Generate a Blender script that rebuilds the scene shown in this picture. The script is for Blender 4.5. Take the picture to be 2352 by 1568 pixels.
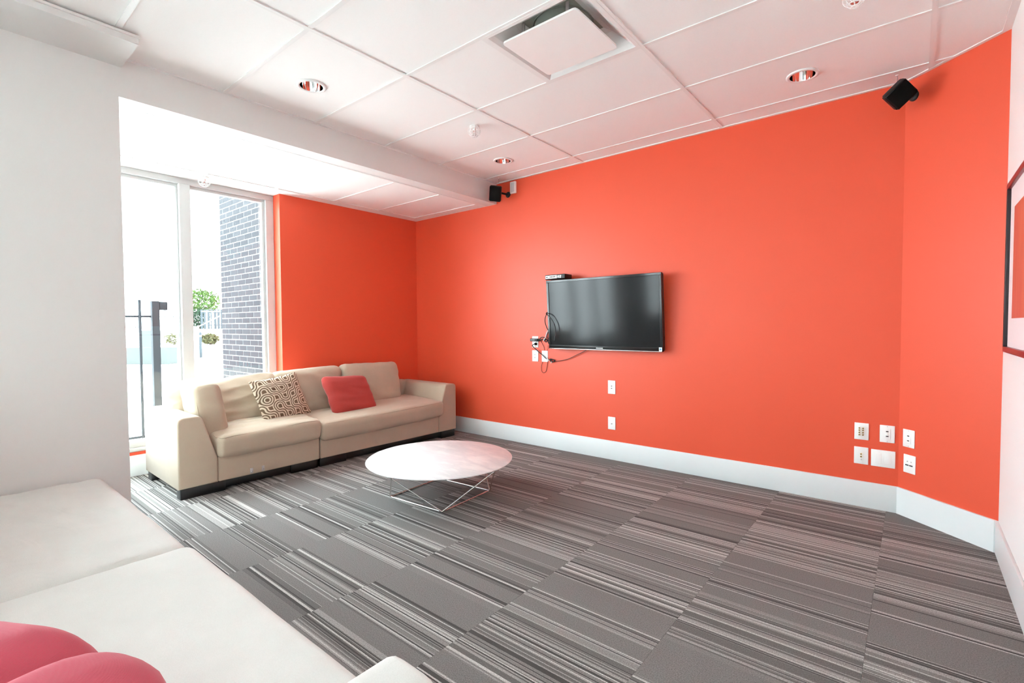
import bpy, bmesh, math, random
from mathutils import Vector, Matrix, noise as mnoise

random.seed(7)
scene = bpy.context.scene
col = scene.collection
for o in list(bpy.data.objects):
    bpy.data.objects.remove(o, do_unlink=True)

# ------------------------------------------------------------------ camera
CAM_H = 1.204
yaw, pitch, roll = math.radians(39.3673), math.radians(-1.8601), math.radians(-0.3067)
fwd = Vector((-math.sin(yaw) * math.cos(pitch), math.cos(yaw) * math.cos(pitch), math.sin(pitch)))
rgt = Vector((math.cos(yaw), math.sin(yaw), 0))
upv = rgt.cross(fwd)
r2 = rgt * math.cos(roll) + upv * math.sin(roll)
u2 = upv * math.cos(roll) - rgt * math.sin(roll)
cam_data = bpy.data.cameras.new('camera')
cam_data.sensor_width = 36.0
cam_data.lens = 1123.7 * 36.0 / 2352.0
cam_data.clip_start = 0.02
cam_data.clip_end = 300
cam = bpy.data.objects.new('camera', cam_data)
col.objects.link(cam)
cam.matrix_world = Matrix(((r2.x, u2.x, -fwd.x, 0), (r2.y, u2.y, -fwd.y, 0), (r2.z, u2.z, -fwd.z, CAM_H), (0, 0, 0, 1)))
scene.camera = cam

# ------------------------------------------------------------------ light
world = bpy.data.worlds.new('overcast_sky')
scene.world = world
world.use_nodes = True
wb = world.node_tree.nodes['Background']
wb.inputs['Color'].default_value = (0.835, 0.935, 1.0, 1)
wb.inputs['Strength'].default_value = 6.0
scene.view_settings.view_transform = 'Standard'
scene.view_settings.look = 'None'
scene.view_settings.gamma = 1.0
scene.view_settings.use_curve_mapping = False
scene.view_settings.exposure = 2.06
scene.cycles.max_bounces = 14
scene.cycles.diffuse_bounces = 10
scene.cycles.transparent_max_bounces = 16
scene.cycles.sample_clamp_indirect = 12.0

# ------------------------------------------------------------------ materials
class N:
    """tiny node-graph helper"""
    def __init__(self, name):
        self.m = bpy.data.materials.new(name)
        self.m.use_nodes = True
        self.t = self.m.node_tree
        self.b = self.t.nodes['Principled BSDF']
    def node(self, typ, **kw):
        n = self.t.nodes.new(typ)
        for k, v in kw.items():
            setattr(n, k, v)
        return n
    def link(self, a, b):
        self.t.links.new(a, b)
    def val(self, sock, v):
        if hasattr(v, 'is_linked') or isinstance(v, bpy.types.NodeSocket):
            self.t.links.new(v, sock)
        else:
            sock.default_value = v
    def math(self, op, a, b=0.0, c=0.0):
        n = self.node('ShaderNodeMath', operation=op)
        self.val(n.inputs[0], a); self.val(n.inputs[1], b)
        if op in ('MULTIPLY_ADD', 'COMPARE'): self.val(n.inputs[2], c)
        return n.outputs[0]
    def mix(self, f, a, b):
        n = self.node('ShaderNodeMix', data_type='RGBA')
        self.val(n.inputs[0], f)
        for s, v in ((n.inputs[6], a), (n.inputs[7], b)):
            if isinstance(v, tuple): s.default_value = v if len(v) == 4 else v + (1,)
            else: self.t.links.new(v, s)
        return n.outputs[2]
    def coord(self, which='Object'):
        return self.node('ShaderNodeTexCoord').outputs[which]
    def noise(self, vec, scale, detail=3, rough=0.55):
        n = self.node('ShaderNodeTexNoise')
        n.inputs['Scale'].default_value = scale
        n.inputs['Detail'].default_value = detail
        n.inputs['Roughness'].default_value = rough
        self.link(vec, n.inputs['Vector'])
        return n.outputs['Fac']
    def bump(self, h, strength, dist=0.002):
        n = self.node('ShaderNodeBump')
        n.inputs['Strength'].default_value = strength
        n.inputs['Distance'].default_value = dist
        self.link(h, n.inputs['Height'])
        self.link(n.outputs[0], self.b.inputs['Normal'])

def simple(name, c, rough=0.5, metal=0.0, spec=0.5, bump=None, vary=None):
    g = N(name)
    g.b.inputs['Base Color'].default_value = tuple(c) + (1,)
    g.b.inputs['Roughness'].default_value = rough
    g.b.inputs['Metallic'].default_value = metal
    g.b.inputs['Specular IOR Level'].default_value = spec
    if vary:
        sc_, amt = vary
        f = g.noise(g.coord(), sc_, 4)
        g.link(g.mix(f, tuple(x * (1 - amt) for x in c), tuple(min(1, x * (1 + amt)) for x in c)), g.b.inputs['Base Color'])
    if bump:
        g.bump(g.noise(g.coord(), bump[0], 2), bump[1])
    return g.m

RED = (0.755, 0.094, 0.043)
M = {}
M['red'] = simple('red_wall_paint', RED, 0.42, spec=0.35, bump=(260, 0.06), vary=(1.2, 0.03))
M['white_wall'] = simple('white_wall_paint', (0.83, 0.83, 0.815), 0.55, spec=0.3, bump=(240, 0.05), vary=(1.0, 0.012))
M['white_shaded'] = simple('white_paint_shade_greyed', (0.72, 0.71, 0.69), 0.55, spec=0.3, bump=(240, 0.05), vary=(1.0, 0.012))  # white paint greyed so the colour carries the shade on these faces
M['drywall'] = simple('white_drywall', (0.84, 0.835, 0.82), 0.7, spec=0.2, vary=(1.0, 0.01))
M['base'] = simple('pale_grey_baseboard_paint', (0.76, 0.80, 0.80), 0.38, spec=0.4, vary=(2, 0.02))
M['tile'] = simple('ceiling_tile', (0.86, 0.85, 0.83), 0.9, spec=0.05, bump=(420, 0.22), vary=(160, 0.02))
M['tbar'] = simple('ceiling_bar_enamel', (0.80, 0.79, 0.77), 0.45, spec=0.3, vary=(3, 0.01))
M['frame'] = simple('window_frame_aluminium', (0.50, 0.50, 0.49), 0.45, spec=0.3, vary=(5, 0.02))
M['white_plastic'] = simple('white_plastic', (0.88, 0.88, 0.86), 0.3, vary=(20, 0.01))
M['black_plastic'] = simple('black_plastic', (0.010, 0.010, 0.011), 0.4, spec=0.3, vary=(30, 0.15))
M['black_gloss'] = simple('gloss_black_bezel', (0.008, 0.008, 0.009), 0.12, vary=(20, 0.1))
M['dark_hole'] = simple('dark_socket', (0.02, 0.02, 0.02), 0.6, vary=(60, 0.1))
M['gold'] = simple('gold_connector', (0.75, 0.55, 0.22), 0.3, metal=1.0, vary=(60, 0.05))
M['chrome'] = simple('brushed_chrome', (0.75, 0.74, 0.72), 0.16, metal=1.0, vary=(15, 0.03))
M['mirror'] = simple('polished_reflector', (0.93, 0.93, 0.93), 0.05, metal=1.0, vary=(15, 0.01))
M['steel'] = simple('zinc_bracket', (0.62, 0.62, 0.62), 0.35, metal=1.0, vary=(40, 0.05))
M['marble'] = None
M['foot'] = simple('black_sofa_foot', (0.010, 0.010, 0.011), 0.3, vary=(20, 0.1))
M['duct'] = simple('grey_green_duct_enamel', (0.30, 0.33, 0.28), 0.5, vary=(8, 0.05))
M['frame_red'] = simple('dark_red_frame', (0.22, 0.018, 0.03), 0.3, vary=(14, 0.1))
M['frame_black'] = simple('black_frame_edge', (0.02, 0.015, 0.018), 0.4, vary=(14, 0.1))
M['mat_board'] = simple('pale_pink_mat_board', (0.80, 0.70, 0.70), 0.8, vary=(60, 0.02))
M['concrete'] = simple('pale_concrete_paving', (0.78, 0.78, 0.76), 0.9, vary=(0.8, 0.05))
M['fence'] = simple('dark_fence_enamel', (0.030, 0.036, 0.040), 0.7, spec=0.05, vary=(10, 0.1))
M['mortar'] = simple('pale_mortar', (0.13, 0.13, 0.129), 0.95, spec=0.0, vary=(40, 0.06))
M['stone'] = simple('pale_block_stone', (0.052, 0.058, 0.055), 0.9, spec=0.0, vary=(6, 0.08))
M['bark'] = simple('bark', (0.06, 0.045, 0.035), 0.9, vary=(20, 0.2))
M['rail'] = simple('pale_handrail', (0.10, 0.10, 0.10), 0.6, spec=0.1, vary=(12, 0.04))
M['lamp_glass'] = simple('frosted_lamp_glass', (0.8, 0.8, 0.78), 0.3, vary=(12, 0.02))
M['cord_brown'] = simple('brown_cord', (0.10, 0.02, 0.012), 0.5, vary=(60, 0.1))

def fabric(name, c, c2=None, wscale=900, strength=0.35, rough=0.9):
    g = N(name)
    v = g.coord()
    f = g.noise(v, 6, 4)
    fine = g.noise(v, 420, 2)
    c2 = c2 or tuple(min(1, x * 1.10) for x in c)
    a = g.mix(f, tuple(x * 0.93 for x in c), c2)
    lo = g.mix(0.86, (0.25, 0.21, 0.17), a)
    k = g.math('MULTIPLY_ADD', fine, 1.7, -0.4)
    n = g.node('ShaderNodeClamp'); g.link(k, n.inputs[0])
    g.link(g.mix(n.outputs[0], lo, a), g.b.inputs['Base Color'])
    g.b.inputs['Roughness'].default_value = rough
    g.b.inputs['Specular IOR Level'].default_value = 0.15
    g.b.inputs['Sheen Weight'].default_value = 0.15
    w1 = g.node('ShaderNodeTexWave', wave_type='BANDS', bands_direction='X'); w1.inputs['Scale'].default_value = wscale / 6
    w2 = g.node('ShaderNodeTexWave', wave_type='BANDS', bands_direction='Z'); w2.inputs['Scale'].default_value = wscale / 6
    w1.inputs['Distortion'].default_value = 1.5; w2.inputs['Distortion'].default_value = 1.5
    g.link(v, w1.inputs['Vector']); g.link(v, w2.inputs['Vector'])
    g.bump(g.math('ADD', g.math('MULTIPLY', w1.outputs['Fac'], w2.outputs['Fac']), fine), strength, 0.0008)
    return g.m

M['linen'] = fabric('beige_linen', (0.49, 0.405, 0.305))
M['linen_lit'] = fabric('beige_linen_lit', (0.69, 0.685, 0.655))  # sofa linen paled in colour so the near seats read brightly lit
M['red_cloth'] = fabric('red_linen', (0.42, 0.035, 0.030), (0.47, 0.045, 0.04))
M['pink_cloth'] = fabric('rose_red_linen', (0.55, 0.075, 0.115), (0.61, 0.10, 0.145))

def marble():
    g = N('white_marble')
    v = g.coord()
    mp = g.node('ShaderNodeMapping'); g.link(v, mp.inputs[0]); mp.inputs['Scale'].default_value = (1, 3.2, 1); mp.inputs['Rotation'].default_value = (0, 0, 0.7)
    f = g.noise(mp.outputs[0], 3.2, 8, 0.62)
    k = g.math('ABSOLUTE', g.math('SUBTRACT', f, 0.5))
    k = g.math('MULTIPLY', k, 7.0)
    n = g.node('ShaderNodeClamp'); g.link(k, n.inputs[0])
    g.link(g.mix(n.outputs[0], (0.72, 0.73, 0.74), (0.86, 0.86, 0.85)), g.b.inputs['Base Color'])
    g.b.inputs['Roughness'].default_value = 0.32
    return g.m
M['marble'] = marble()

def pattern():
    """brown and cream interlocking arcs woven into the cushion cover"""
    g = N('brown_cream_arc_weave')
    v = g.coord()
    s = g.node('ShaderNodeSeparateXYZ'); g.link(v, s.inputs[0])
    nz = g.noise(v, 9, 2)
    wob = g.math('MULTIPLY_ADD', nz, 0.016, -0.008)
    K = 13.0
    px = g.math('MULTIPLY', g.math('ADD', s.outputs[0], wob), K)
    py = g.math('MULTIPLY', g.math('ADD', s.outputs[1], wob), K)
    cx, cy = g.math('FLOOR', px), g.math('FLOOR', py)
    fx, fy = g.math('FRACT', px), g.math('FRACT', py)
    cb = g.node('ShaderNodeCombineXYZ'); g.link(cx, cb.inputs[0]); g.link(cy, cb.inputs[1])
    wn = g.node('ShaderNodeTexWhiteNoise', noise_dimensions='2D'); g.link(cb.outputs[0], wn.inputs['Vector'])
    flip = g.math('GREATER_THAN', wn.outputs['Value'], 0.5)
    fx2 = g.math('ADD', g.math('MULTIPLY', flip, g.math('SUBTRACT', 1.0, fx)), g.math('MULTIPLY', g.math('SUBTRACT', 1.0, flip), fx))
    def ln(a, b):
        return g.math('SQRT', g.math('ADD', g.math('MULTIPLY', a, a), g.math('MULTIPLY', b, b)))
    d1 = ln(fx2, fy)
    d2 = ln(g.math('SUBTRACT', 1.0, fx2), g.math('SUBTRACT', 1.0, fy))
    d = g.math('MINIMUM', d1, d2)
    e = g.math('SUBTRACT', d, 0.5)
    stripe = g.math('GREATER_THAN', g.math('COSINE', g.math('MULTIPLY', e, 6.2832 * 4.2)), -0.05)
    inside = g.math('LESS_THAN', g.math('ABSOLUTE', e), 0.33)
    f = g.math('MULTIPLY', stripe, inside)
    g.link(g.mix(f, (0.155, 0.100, 0.060), (0.68, 0.59, 0.46)), g.b.inputs['Base Color'])
    g.b.inputs['Roughness'].default_value = 0.8
    g.b.inputs['Specular IOR Level'].default_value = 0.2
    g.bump(f, 0.5, 0.002)
    return g.m
M['pattern'] = pattern()

def carpet():
    """striped grey loop pile; every tile gets its own run of stripes"""
    g = N('striped_grey_carpet')
    v = g.coord()
    oi = g.node('ShaderNodeObjectInfo')
    s = g.node('ShaderNodeSeparateXYZ'); g.link(v, s.inputs[0])
    wob = g.math('MULTIPLY_ADD', g.noise(v, 40, 2), 0.0016, -0.0008)
    y = g.math('ADD', g.math('ADD', s.outputs[1], wob), g.math('MULTIPLY', oi.outputs['Random'], 37.0))
    def rnd(step, off):
        c = g.math('FLOOR', g.math('MULTIPLY', g.math('ADD', y, off), 1.0 / step))
        w = g.node('ShaderNodeTexWhiteNoise', noise_dimensions='1D'); g.link(c, w.inputs['W'])
        return w.outputs['Value']
    wide, mid, thin = rnd(0.083, 3.3), rnd(0.031, 1.7), rnd(0.0062, 0.4)
    def ramp(f, stops):
        r = g.node('ShaderNodeValToRGB'); r.color_ramp.interpolation = 'CONSTANT'
        e = r.color_ramp.elements
        while len(e) < len(stops): e.new(0.5)
        for el, (p, c) in zip(e, stops):
            el.position = p; el.color = c + (1,)
        g.link(f, r.inputs[0]); return r.outputs[0]
    dark, midc, lt, pale = (0.195, 0.188, 0.178), (0.30, 0.29, 0.275), (0.47, 0.46, 0.435), (0.74, 0.73, 0.70)
    basec = ramp(mid, [(0.0, dark), (0.42, midc), (0.70, (0.37, 0.36, 0.34)), (0.88, lt)])
    plain = g.math('LESS_THAN', wide, 0.24)
    basec = g.mix(plain, basec, (0.27, 0.26, 0.247))
    linecol = ramp(thin, [(0.0, (0.085, 0.081, 0.078)), (0.40, lt), (0.70, pale)])
    dens = g.math('MULTIPLY', g.math('SUBTRACT', 1.0, plain), g.math('MULTIPLY_ADD', wide, 0.55, 0.06))
    thin2 = rnd(0.0062, 9.1)
    isline = g.math('LESS_THAN', thin2, g.math('ADD', dens, 0.03))
    c = g.mix(isline, basec, linecol)
    pile = g.noise(v, 230, 3, 0.75)
    c2 = g.mix(g.math('MULTIPLY_ADD', pile, 2.4, -0.72), (0.055, 0.052, 0.05), c)
    n = g.node('ShaderNodeMix', data_type='RGBA'); n.inputs[0].default_value = 0.75
    g.link(c, n.inputs[6]); g.link(c2, n.inputs[7])
    g.link(n.outputs[2], g.b.inputs['Base Color'])
    g.b.inputs['Roughness'].default_value = 0.95
    g.b.inputs['Specular IOR Level'].default_value = 0.1
    g.bump(pile, 0.5, 0.003)
    return g.m
M['carpet'] = carpet()

def glass():
    g = N('window_glass')
    t = g.t
    tr = g.node('ShaderNodeBsdfTransparent'); tr.inputs[0].default_value = (0.95, 0.97, 0.965, 1)
    gl = g.node('ShaderNodeBsdfGlossy'); gl.inputs['Roughness'].default_value = 0.0
    lw = g.node('ShaderNodeLayerWeight'); lw.inputs[0].default_value = 0.5
    fr = g.math('MULTIPLY_ADD', g.math('POWER', lw.outputs['Facing'], 5.0), 0.8, 0.035)
    mx = g.node('ShaderNodeMixShader')
    g.link(fr, mx.inputs[0]); g.link(tr.outputs[0], mx.inputs[1]); g.link(gl.outputs[0], mx.inputs[2])
    g.link(mx.outputs[0], t.nodes['Material Output'].inputs['Surface'])
    return g.m
M['glass'] = glass()

def screen():
    g = N('tv_screen_black')
    g.b.inputs['Base Color'].default_value = (0.012, 0.013, 0.014, 1)
    f = g.noise(g.coord(), 500, 1)
    g.b.inputs['Specular IOR Level'].default_value = 0.28
    g.link(g.math('MULTIPLY_ADD', f, 0.02, 0.11), g.b.inputs['Roughness'])
    return g.m
M['screen'] = screen()

def brick_mat():
    g = N('charcoal_brick')
    oi = g.node('ShaderNodeObjectInfo')
    f = g.noise(g.coord(), 30, 4)
    a = g.mix(oi.outputs['Random'], (0.038, 0.039, 0.042), (0.055, 0.056, 0.059))
    b = g.mix(f, (0.031, 0.032, 0.035), a)
    g.link(b, g.b.inputs['Base Color'])
    g.b.inputs['Roughness'].default_value = 0.9
    g.b.inputs['Specular IOR Level'].default_value = 0.0
    g.bump(f, 0.25, 0.002)
    return g.m
M['brick'] = brick_mat()

def leaf_mat(name, a, b):
    g = N(name)
    oi = g.noise(g.coord(), 12, 3)
    g.link(g.mix(oi, a, b), g.b.inputs['Base Color'])
    g.b.inputs['Roughness'].default_value = 0.8
    g.b.inputs['Specular IOR Level'].default_value = 0.05
    return g.m
M['leaf'] = leaf_mat('fresh_green_leaves', (0.020, 0.045, 0.010), (0.050, 0.080, 0.022))
M['hedge'] = leaf_mat('dark_hedge_leaves', (0.010, 0.022, 0.014), (0.022, 0.038, 0.022))
M['dry'] = leaf_mat('olive_shrub_leaves', (0.030, 0.032, 0.014), (0.065, 0.060, 0.030))

def art_mat():
    g = N('abstract_red_brush_strokes')
    v = g.coord()
    mp = g.node('ShaderNodeMapping'); g.link(v, mp.inputs[0]); mp.inputs['Scale'].default_value = (1, 9, 1.2)
    f = g.noise(mp.outputs[0], 2.2, 6, 0.65)
    f2 = g.noise(v, 3.0, 3)
    c = g.mix(f, (0.50, 0.035, 0.025), (0.72, 0.22, 0.09))
    g.link(g.mix(g.math('MULTIPLY', f2, 0.5), c, (0.55, 0.10, 0.14)), g.b.inputs['Base Color'])
    g.b.inputs['Roughness'].default_value = 0.5
    return g.m
M['art'] = art_mat()

# ------------------------------------------------------------------ mesh helpers
class MB:
    """collects geometry for ONE mesh object"""
    def __init__(self):
        self.v, self.f, self.s = [], [], []
    def add(self, verts, faces, smooth=False):
        b = len(self.v)
        self.v += [Vector(p) for p in verts]
        self.f += [tuple(i + b for i in fc) for fc in faces]
        self.s += [smooth] * len(faces)
        return self
    def box(self, x0, x1, y0, y1, z0, z1):
        x0, x1 = sorted((x0, x1)); y0, y1 = sorted((y0, y1)); z0, z1 = sorted((z0, z1))
        return self.add([(x0, y0, z0), (x1, y0, z0), (x1, y1, z0), (x0, y1, z0), (x0, y0, z1), (x1, y0, z1), (x1, y1, z1), (x0, y1, z1)],
                        [(0, 3, 2, 1), (4, 5, 6, 7), (0, 1, 5, 4), (1, 2, 6, 5), (2, 3, 7, 6), (3, 0, 4, 7)])
    def bbox(self, x0, x1, y0, y1, z0, z1, r=0.004, seg=2, smooth=True):
        """bevelled box"""
        bm = bmesh.new()
        bmesh.ops.create_cube(bm, size=1)
        for v in bm.verts:
            v.co = Vector(((x0 + x1) / 2 + v.co.x * abs(x1 - x0), (y0 + y1) / 2 + v.co.y * abs(y1 - y0), (z0 + z1) / 2 + v.co.z * abs(z1 - z0)))
        bmesh.ops.bevel(bm, geom=bm.edges[:], offset=r, segments=seg, affect='EDGES', profile=0.5)
        return self.bm(bm, smooth)
    def bm(self, bm, smooth=False):
        bm.verts.index_update()
        self.add([v.co.copy() for v in bm.verts], [tuple(v.index for v in f.verts) for f in bm.faces], smooth)
        if smooth:
            for i in range(len(self.f)):
                if len(self.f[i]) > 4: self.s[i] = False
        bm.free(); return self
    def prism(self, poly, z0, z1, holes=None):
        n = len(poly)
        a = sum(poly[i][0] * poly[(i + 1) % n][1] - poly[(i + 1) % n][0] * poly[i][1] for i in range(n))
        if a < 0: poly = poly[::-1]
        v = [(p[0], p[1], z0) for p in poly] + [(p[0], p[1], z1) for p in poly]
        f = [tuple(range(n))[::-1], tuple(range(n, 2 * n))] + [(i, (i + 1) % n, n + (i + 1) % n, n + i) for i in range(n)]
        return self.add(v, f)
    def extrude(self, poly3, vec):
        """planar polygon of 3-D points swept along vec"""
        n = len(poly3); vec = Vector(vec)
        P = [Vector(p) for p in poly3]
        nn = Vector()
        for i in range(n): nn += P[i].cross(P[(i + 1) % n])
        if nn.dot(vec) < 0: P = P[::-1]
        v = P + [p + vec for p in P]
        f = [tuple(range(n))[::-1], tuple(range(n, 2 * n))] + [(i, (i + 1) % n, n + (i + 1) % n, n + i) for i in range(n)]
        return self.add(v, f)
    def tube(self, pts, r, n=8, closed=False, caps=True):
        pts = [Vector(p) for p in pts]; m = len(pts)
        base = len(self.v); rings = []
        prev = None
        for i, p in enumerate(pts):
            if closed: t = (pts[(i + 1) % m] - pts[i - 1])
            else: t = pts[min(i + 1, m - 1)] - pts[max(i - 1, 0)]
            t.normalize()
            if prev is None:
                a = Vector((0, 0, 1)) if abs(t.z) < 0.9 else Vector((1, 0, 0))
                u = t.cross(a).normalized()
            else:
                u = (prev - t * prev.dot(t)).normalized()
            prev = u; w = t.cross(u)
            rad = r[i] if isinstance(r, (list, tuple)) else r
            rings.append([p + (u * math.cos(2 * math.pi * k / n) + w * math.sin(2 * math.pi * k / n)) * rad for k in range(n)])
        v = [q for rg in rings for q in rg]; f = []
        for i in range(m if closed else m - 1):
            j = (i + 1) % m
            for k in range(n):
                f.append((i * n + k, i * n + (k + 1) % n, j * n + (k + 1) % n, j * n + k))
        self.add(v, f, True)
        if not closed and caps:
            self.add(rings[0], [tuple(range(n))[::-1]]); self.add(rings[-1], [tuple(range(n))])
        return self
    def lathe(self, prof, c, n=32, axis=(0, 0, 1), smooth=True):
        """prof: list of (radius, height) about axis through c"""
        ax = Vector(axis).normalized()
        a = Vector((1, 0, 0)) if abs(ax.x) < 0.9 else Vector((0, 1, 0))
        u = ax.cross(a).normalized(); w = ax.cross(u); c = Vector(c)
        v = []
        for r, h in prof:
            for k in range(n):
                t = 2 * math.pi * k / n
                v.append(c + ax * h + (u * math.cos(t) + w * math.sin(t)) * max(r, 1e-5))
        f = []
        for i in range(len(prof) - 1):
            for k in range(n):
                f.append((i * n + k, i * n + (k + 1) % n, (i + 1) * n + (k + 1) % n, (i + 1) * n + k))
        return self.add(v, f, smooth)
    def xf(self, mat):
        self.v = [mat @ p for p in self.v]; return self

def rounded_block(hx, hy, hz, r, nx=14, ny=14, nz=6):
    """surface grid of a box with rounded edges (half sizes), returned as verts/faces"""
    def axis(h, n):
        inner = max(h - r, 0.001)
        a = [-h, -h + r * 0.12, -h + r * 0.35, -h + r * 0.65, -inner]
        b = [-inner + 2 * inner * i / n for i in range(1, n)]
        return a + b + [-x for x in a[::-1]]
    ax, ay, az = axis(hx, nx), axis(hy, ny), axis(hz, nz)
    idx, V, F = {}, [], []
    def vid(i, j, k):
        if (i, j, k) not in idx:
            p = Vector((ax[i], ay[j], az[k]))
            q = Vector((max(-hx + r, min(hx - r, p.x)), max(-hy + r, min(hy - r, p.y)), max(-hz + r, min(hz - r, p.z))))
            d = p - q
            idx[(i, j, k)] = len(V)
            V.append(q + (d.normalized() * r if d.length > 1e-9 else d))
        return idx[(i, j, k)]
    I, J, K = len(ax) - 1, len(ay) - 1, len(az) - 1
    for i in range(I):
        for j in range(J):
            F.append((vid(i, j, 0), vid(i, j + 1, 0), vid(i + 1, j + 1, 0), vid(i + 1, j, 0)))
            F.append((vid(i, j, K), vid(i + 1, j, K), vid(i + 1, j + 1, K), vid(i, j + 1, K)))
    for i in range(I):
        for k in range(K):
            F.append((vid(i, 0, k), vid(i + 1, 0, k), vid(i + 1, 0, k + 1), vid(i, 0, k + 1)))
            F.append((vid(i, J, k), vid(i, J, k + 1), vid(i + 1, J, k + 1), vid(i + 1, J, k)))
    for j in range(J):
        for k in range(K):
            F.append((vid(0, j, k), vid(0, j, k + 1), vid(0, j + 1, k + 1), vid(0, j + 1, k)))
            F.append((vid(I, j, k), vid(I, j + 1, k), vid(I, j + 1, k + 1), vid(I, j, k + 1)))
    return V, F

def cushion(hx, hy, hz, r, crown=0.02, wr=0.0, seed=0, wdir=(1, 6, 1), sag=None, nx=22, ny=22, nz=7):
    """boxed cushion lying flat: crown on both faces, soft wrinkles of height wr"""
    V, F = rounded_block(hx, hy, hz, r, nx, ny, nz)
    out = []
    for p in V:
        q = p.copy()
        k = max(0, 1 - (p.x / hx) ** 2) * max(0, 1 - (p.y / hy) ** 2)
        q.z += crown * (k ** 0.6) * (1 if p.z > 0 else -1) * min(1, abs(p.z) / (hz * 0.6))
        bulge = 0.35 * crown * max(0, 1 - (p.z / hz) ** 2)
        q.x += bulge * (p.x / hx) ** 3; q.y += bulge * (p.y / hy) ** 3
        if wr:
            s = Vector((p.x * wdir[0] * 3 + seed * 7.1, p.y * wdir[1] * 3 + seed * 3.3, p.z * wdir[2] * 3))
            n1 = mnoise.noise(s); n2 = mnoise.noise(s * 2.3 + Vector((4, 9, 1)))
            ridge = (1 - abs(n1) * 2.2) * 0.7 + n2 * 0.5
            nn = Vector((p.x / hx, p.y / hy, p.z / hz)); nn = Vector((nn.x ** 5, nn.y ** 5, nn.z ** 3))
            if nn.length > 0: nn.normalize()
            q += nn * wr * ridge
        if sag: q.z += sag(p.x / hx, p.y / hy, p.z / hz)
        out.append(q)
    return out, F

def throw_pillow(w, h, t, seed=0, wr=0.006, n=30, fold=None):
    """knife-edge pillow in its local xy plane, thickness along z"""
    V, F = [], []
    def shape(u, v):
        a = max(0.0, 1 - abs(u) ** 2.6); b = max(0.0, 1 - abs(v) ** 2.6)
        return (a * b) ** 0.5
    for side in (1, -1):
        base = len(V)
        for j in range(n + 1):
            for i in range(n + 1):
                u, v = math.sin((i / n - 0.5) * math.pi), math.sin((j / n - 0.5) * math.pi)
                x = u * w / 2 * (1 - 0.055 * (1 - v * v)); y = v * h / 2 * (1 - 0.055 * (1 - u * u))
                k = shape(u, v)
                z = side * (0.006 + t / 2 * k)
                s = Vector((x * 9 + seed * 5, y * 14 + seed * 2, side * 1.3))
                edge = 1 - 0.55 * k
                z += wr * (1 - 2.2 * abs(mnoise.noise(s))) * edge * (0.35 + k) + wr * 0.5 * mnoise.noise(s * 2.5)
                if fold: z += fold(u, v, side) * k
                V.append(Vector((x, y, z)))
        for j in range(n):
            for i in range(n):
                a = base + j * (n + 1) + i
                q = (a, a + 1, a + n + 2, a + n + 1)
                F.append(q if side > 0 else q[::-1])
    m = (n + 1) ** 2
    ring = [i for i in range(n)] + [i * (n + 1) + n for i in range(n)] + [n * (n + 1) + n - i for i in range(n)] + [(n - i) * (n + 1) for i in range(n)]
    for a, b in zip(ring, ring[1:] + ring[:1]):
        F.append((a, a + m, b + m, b))
    return V, F

def spline(pts, sub=8, closed=False):
    """Catmull-Rom through pts"""
    P = [Vector(p) for p in pts]; n = len(P); out = []
    for i in range(n if closed else n - 1):
        p0, p1, p2, p3 = (P[(i - 1) % n], P[i], P[(i + 1) % n], P[(i + 2) % n]) if closed else (P[max(i - 1, 0)], P[i], P[i + 1], P[min(i + 2, n - 1)])
        for k in range(sub):
            t = k / sub
            out.append(0.5 * ((2 * p1) + (p2 - p0) * t + (2 * p0 - 5 * p1 + 4 * p2 - p3) * t * t + (3 * p1 - p0 - 3 * p2 + p3) * t ** 3))
    if not closed: out.append(P[-1])
    return out

def clip(poly, a, b, c):
    """keep the half-plane a*x + b*y <= c"""
    out = []
    for i in range(len(poly)):
        p, q = poly[i], poly[(i + 1) % len(poly)]
        dp, dq = a * p[0] + b * p[1] - c, a * q[0] + b * q[1] - c
        if dp <= 0: out.append(p)
        if dp * dq < 0:
            t = dp / (dp - dq); out.append((p[0] + (q[0] - p[0]) * t, p[1] + (q[1] - p[1]) * t))
    return out

def link_mesh(name, mb, mat, parent=None, world_coords=True, smooth_angle=None):
    me = bpy.data.meshes.new(name)
    v = mb.v
    o = bpy.data.objects.new(name, me)
    if parent is not None:
        o.parent = parent
        if world_coords:
            inv = WM[parent].inverted()
            v = [inv @ p for p in v]
    me.from_pydata([tuple(p) for p in v], [], mb.f)
    me.polygons.foreach_set('use_smooth', mb.s)
    me.update()
    me.materials.append(M[mat] if isinstance(mat, str) else mat)
    col.objects.link(o)
    if name in ('seat_frame', 'back_frame', 'cabinet', 'casing', 'bezel', 'mullion', 'jamb', 'post'):
        wn = o.modifiers.new('normals', 'WEIGHTED_NORMAL'); wn.keep_sharp = True
    WM[o] = WM[parent].copy() if parent is not None else Matrix()
    return o

WM = {}   # world matrix of everything linked so far (parts sit at their parent's origin)

def empty(name, loc, rz=0.0, rot=None):
    o = bpy.data.objects.new(name, None)
    o.empty_display_size = 0.1
    R = rot if rot is not None else Matrix.Rotation(rz, 4, 'Z')
    m = Matrix.Translation(Vector(loc)) @ R
    o.matrix_basis = m
    col.objects.link(o)
    WM[o] = m
    return o

def tag(o, label=None, cat=None, group=None, kind=None):
    if label: o['label'] = label
    if cat: o['category'] = cat
    if group: o['group'] = group
    if kind: o['kind'] = kind
    return o

def origin_to(o, p):
    """move a top-level mesh's origin to p without moving the mesh"""
    p = Vector(p)
    o.data.transform(Matrix.Translation(-p)); o.location = p; WM[o] = Matrix.Translation(p)
    return o

def struct(name, mb, mat, label=None):
    return tag(link_mesh(name, mb, mat), label, kind='structure')

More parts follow.
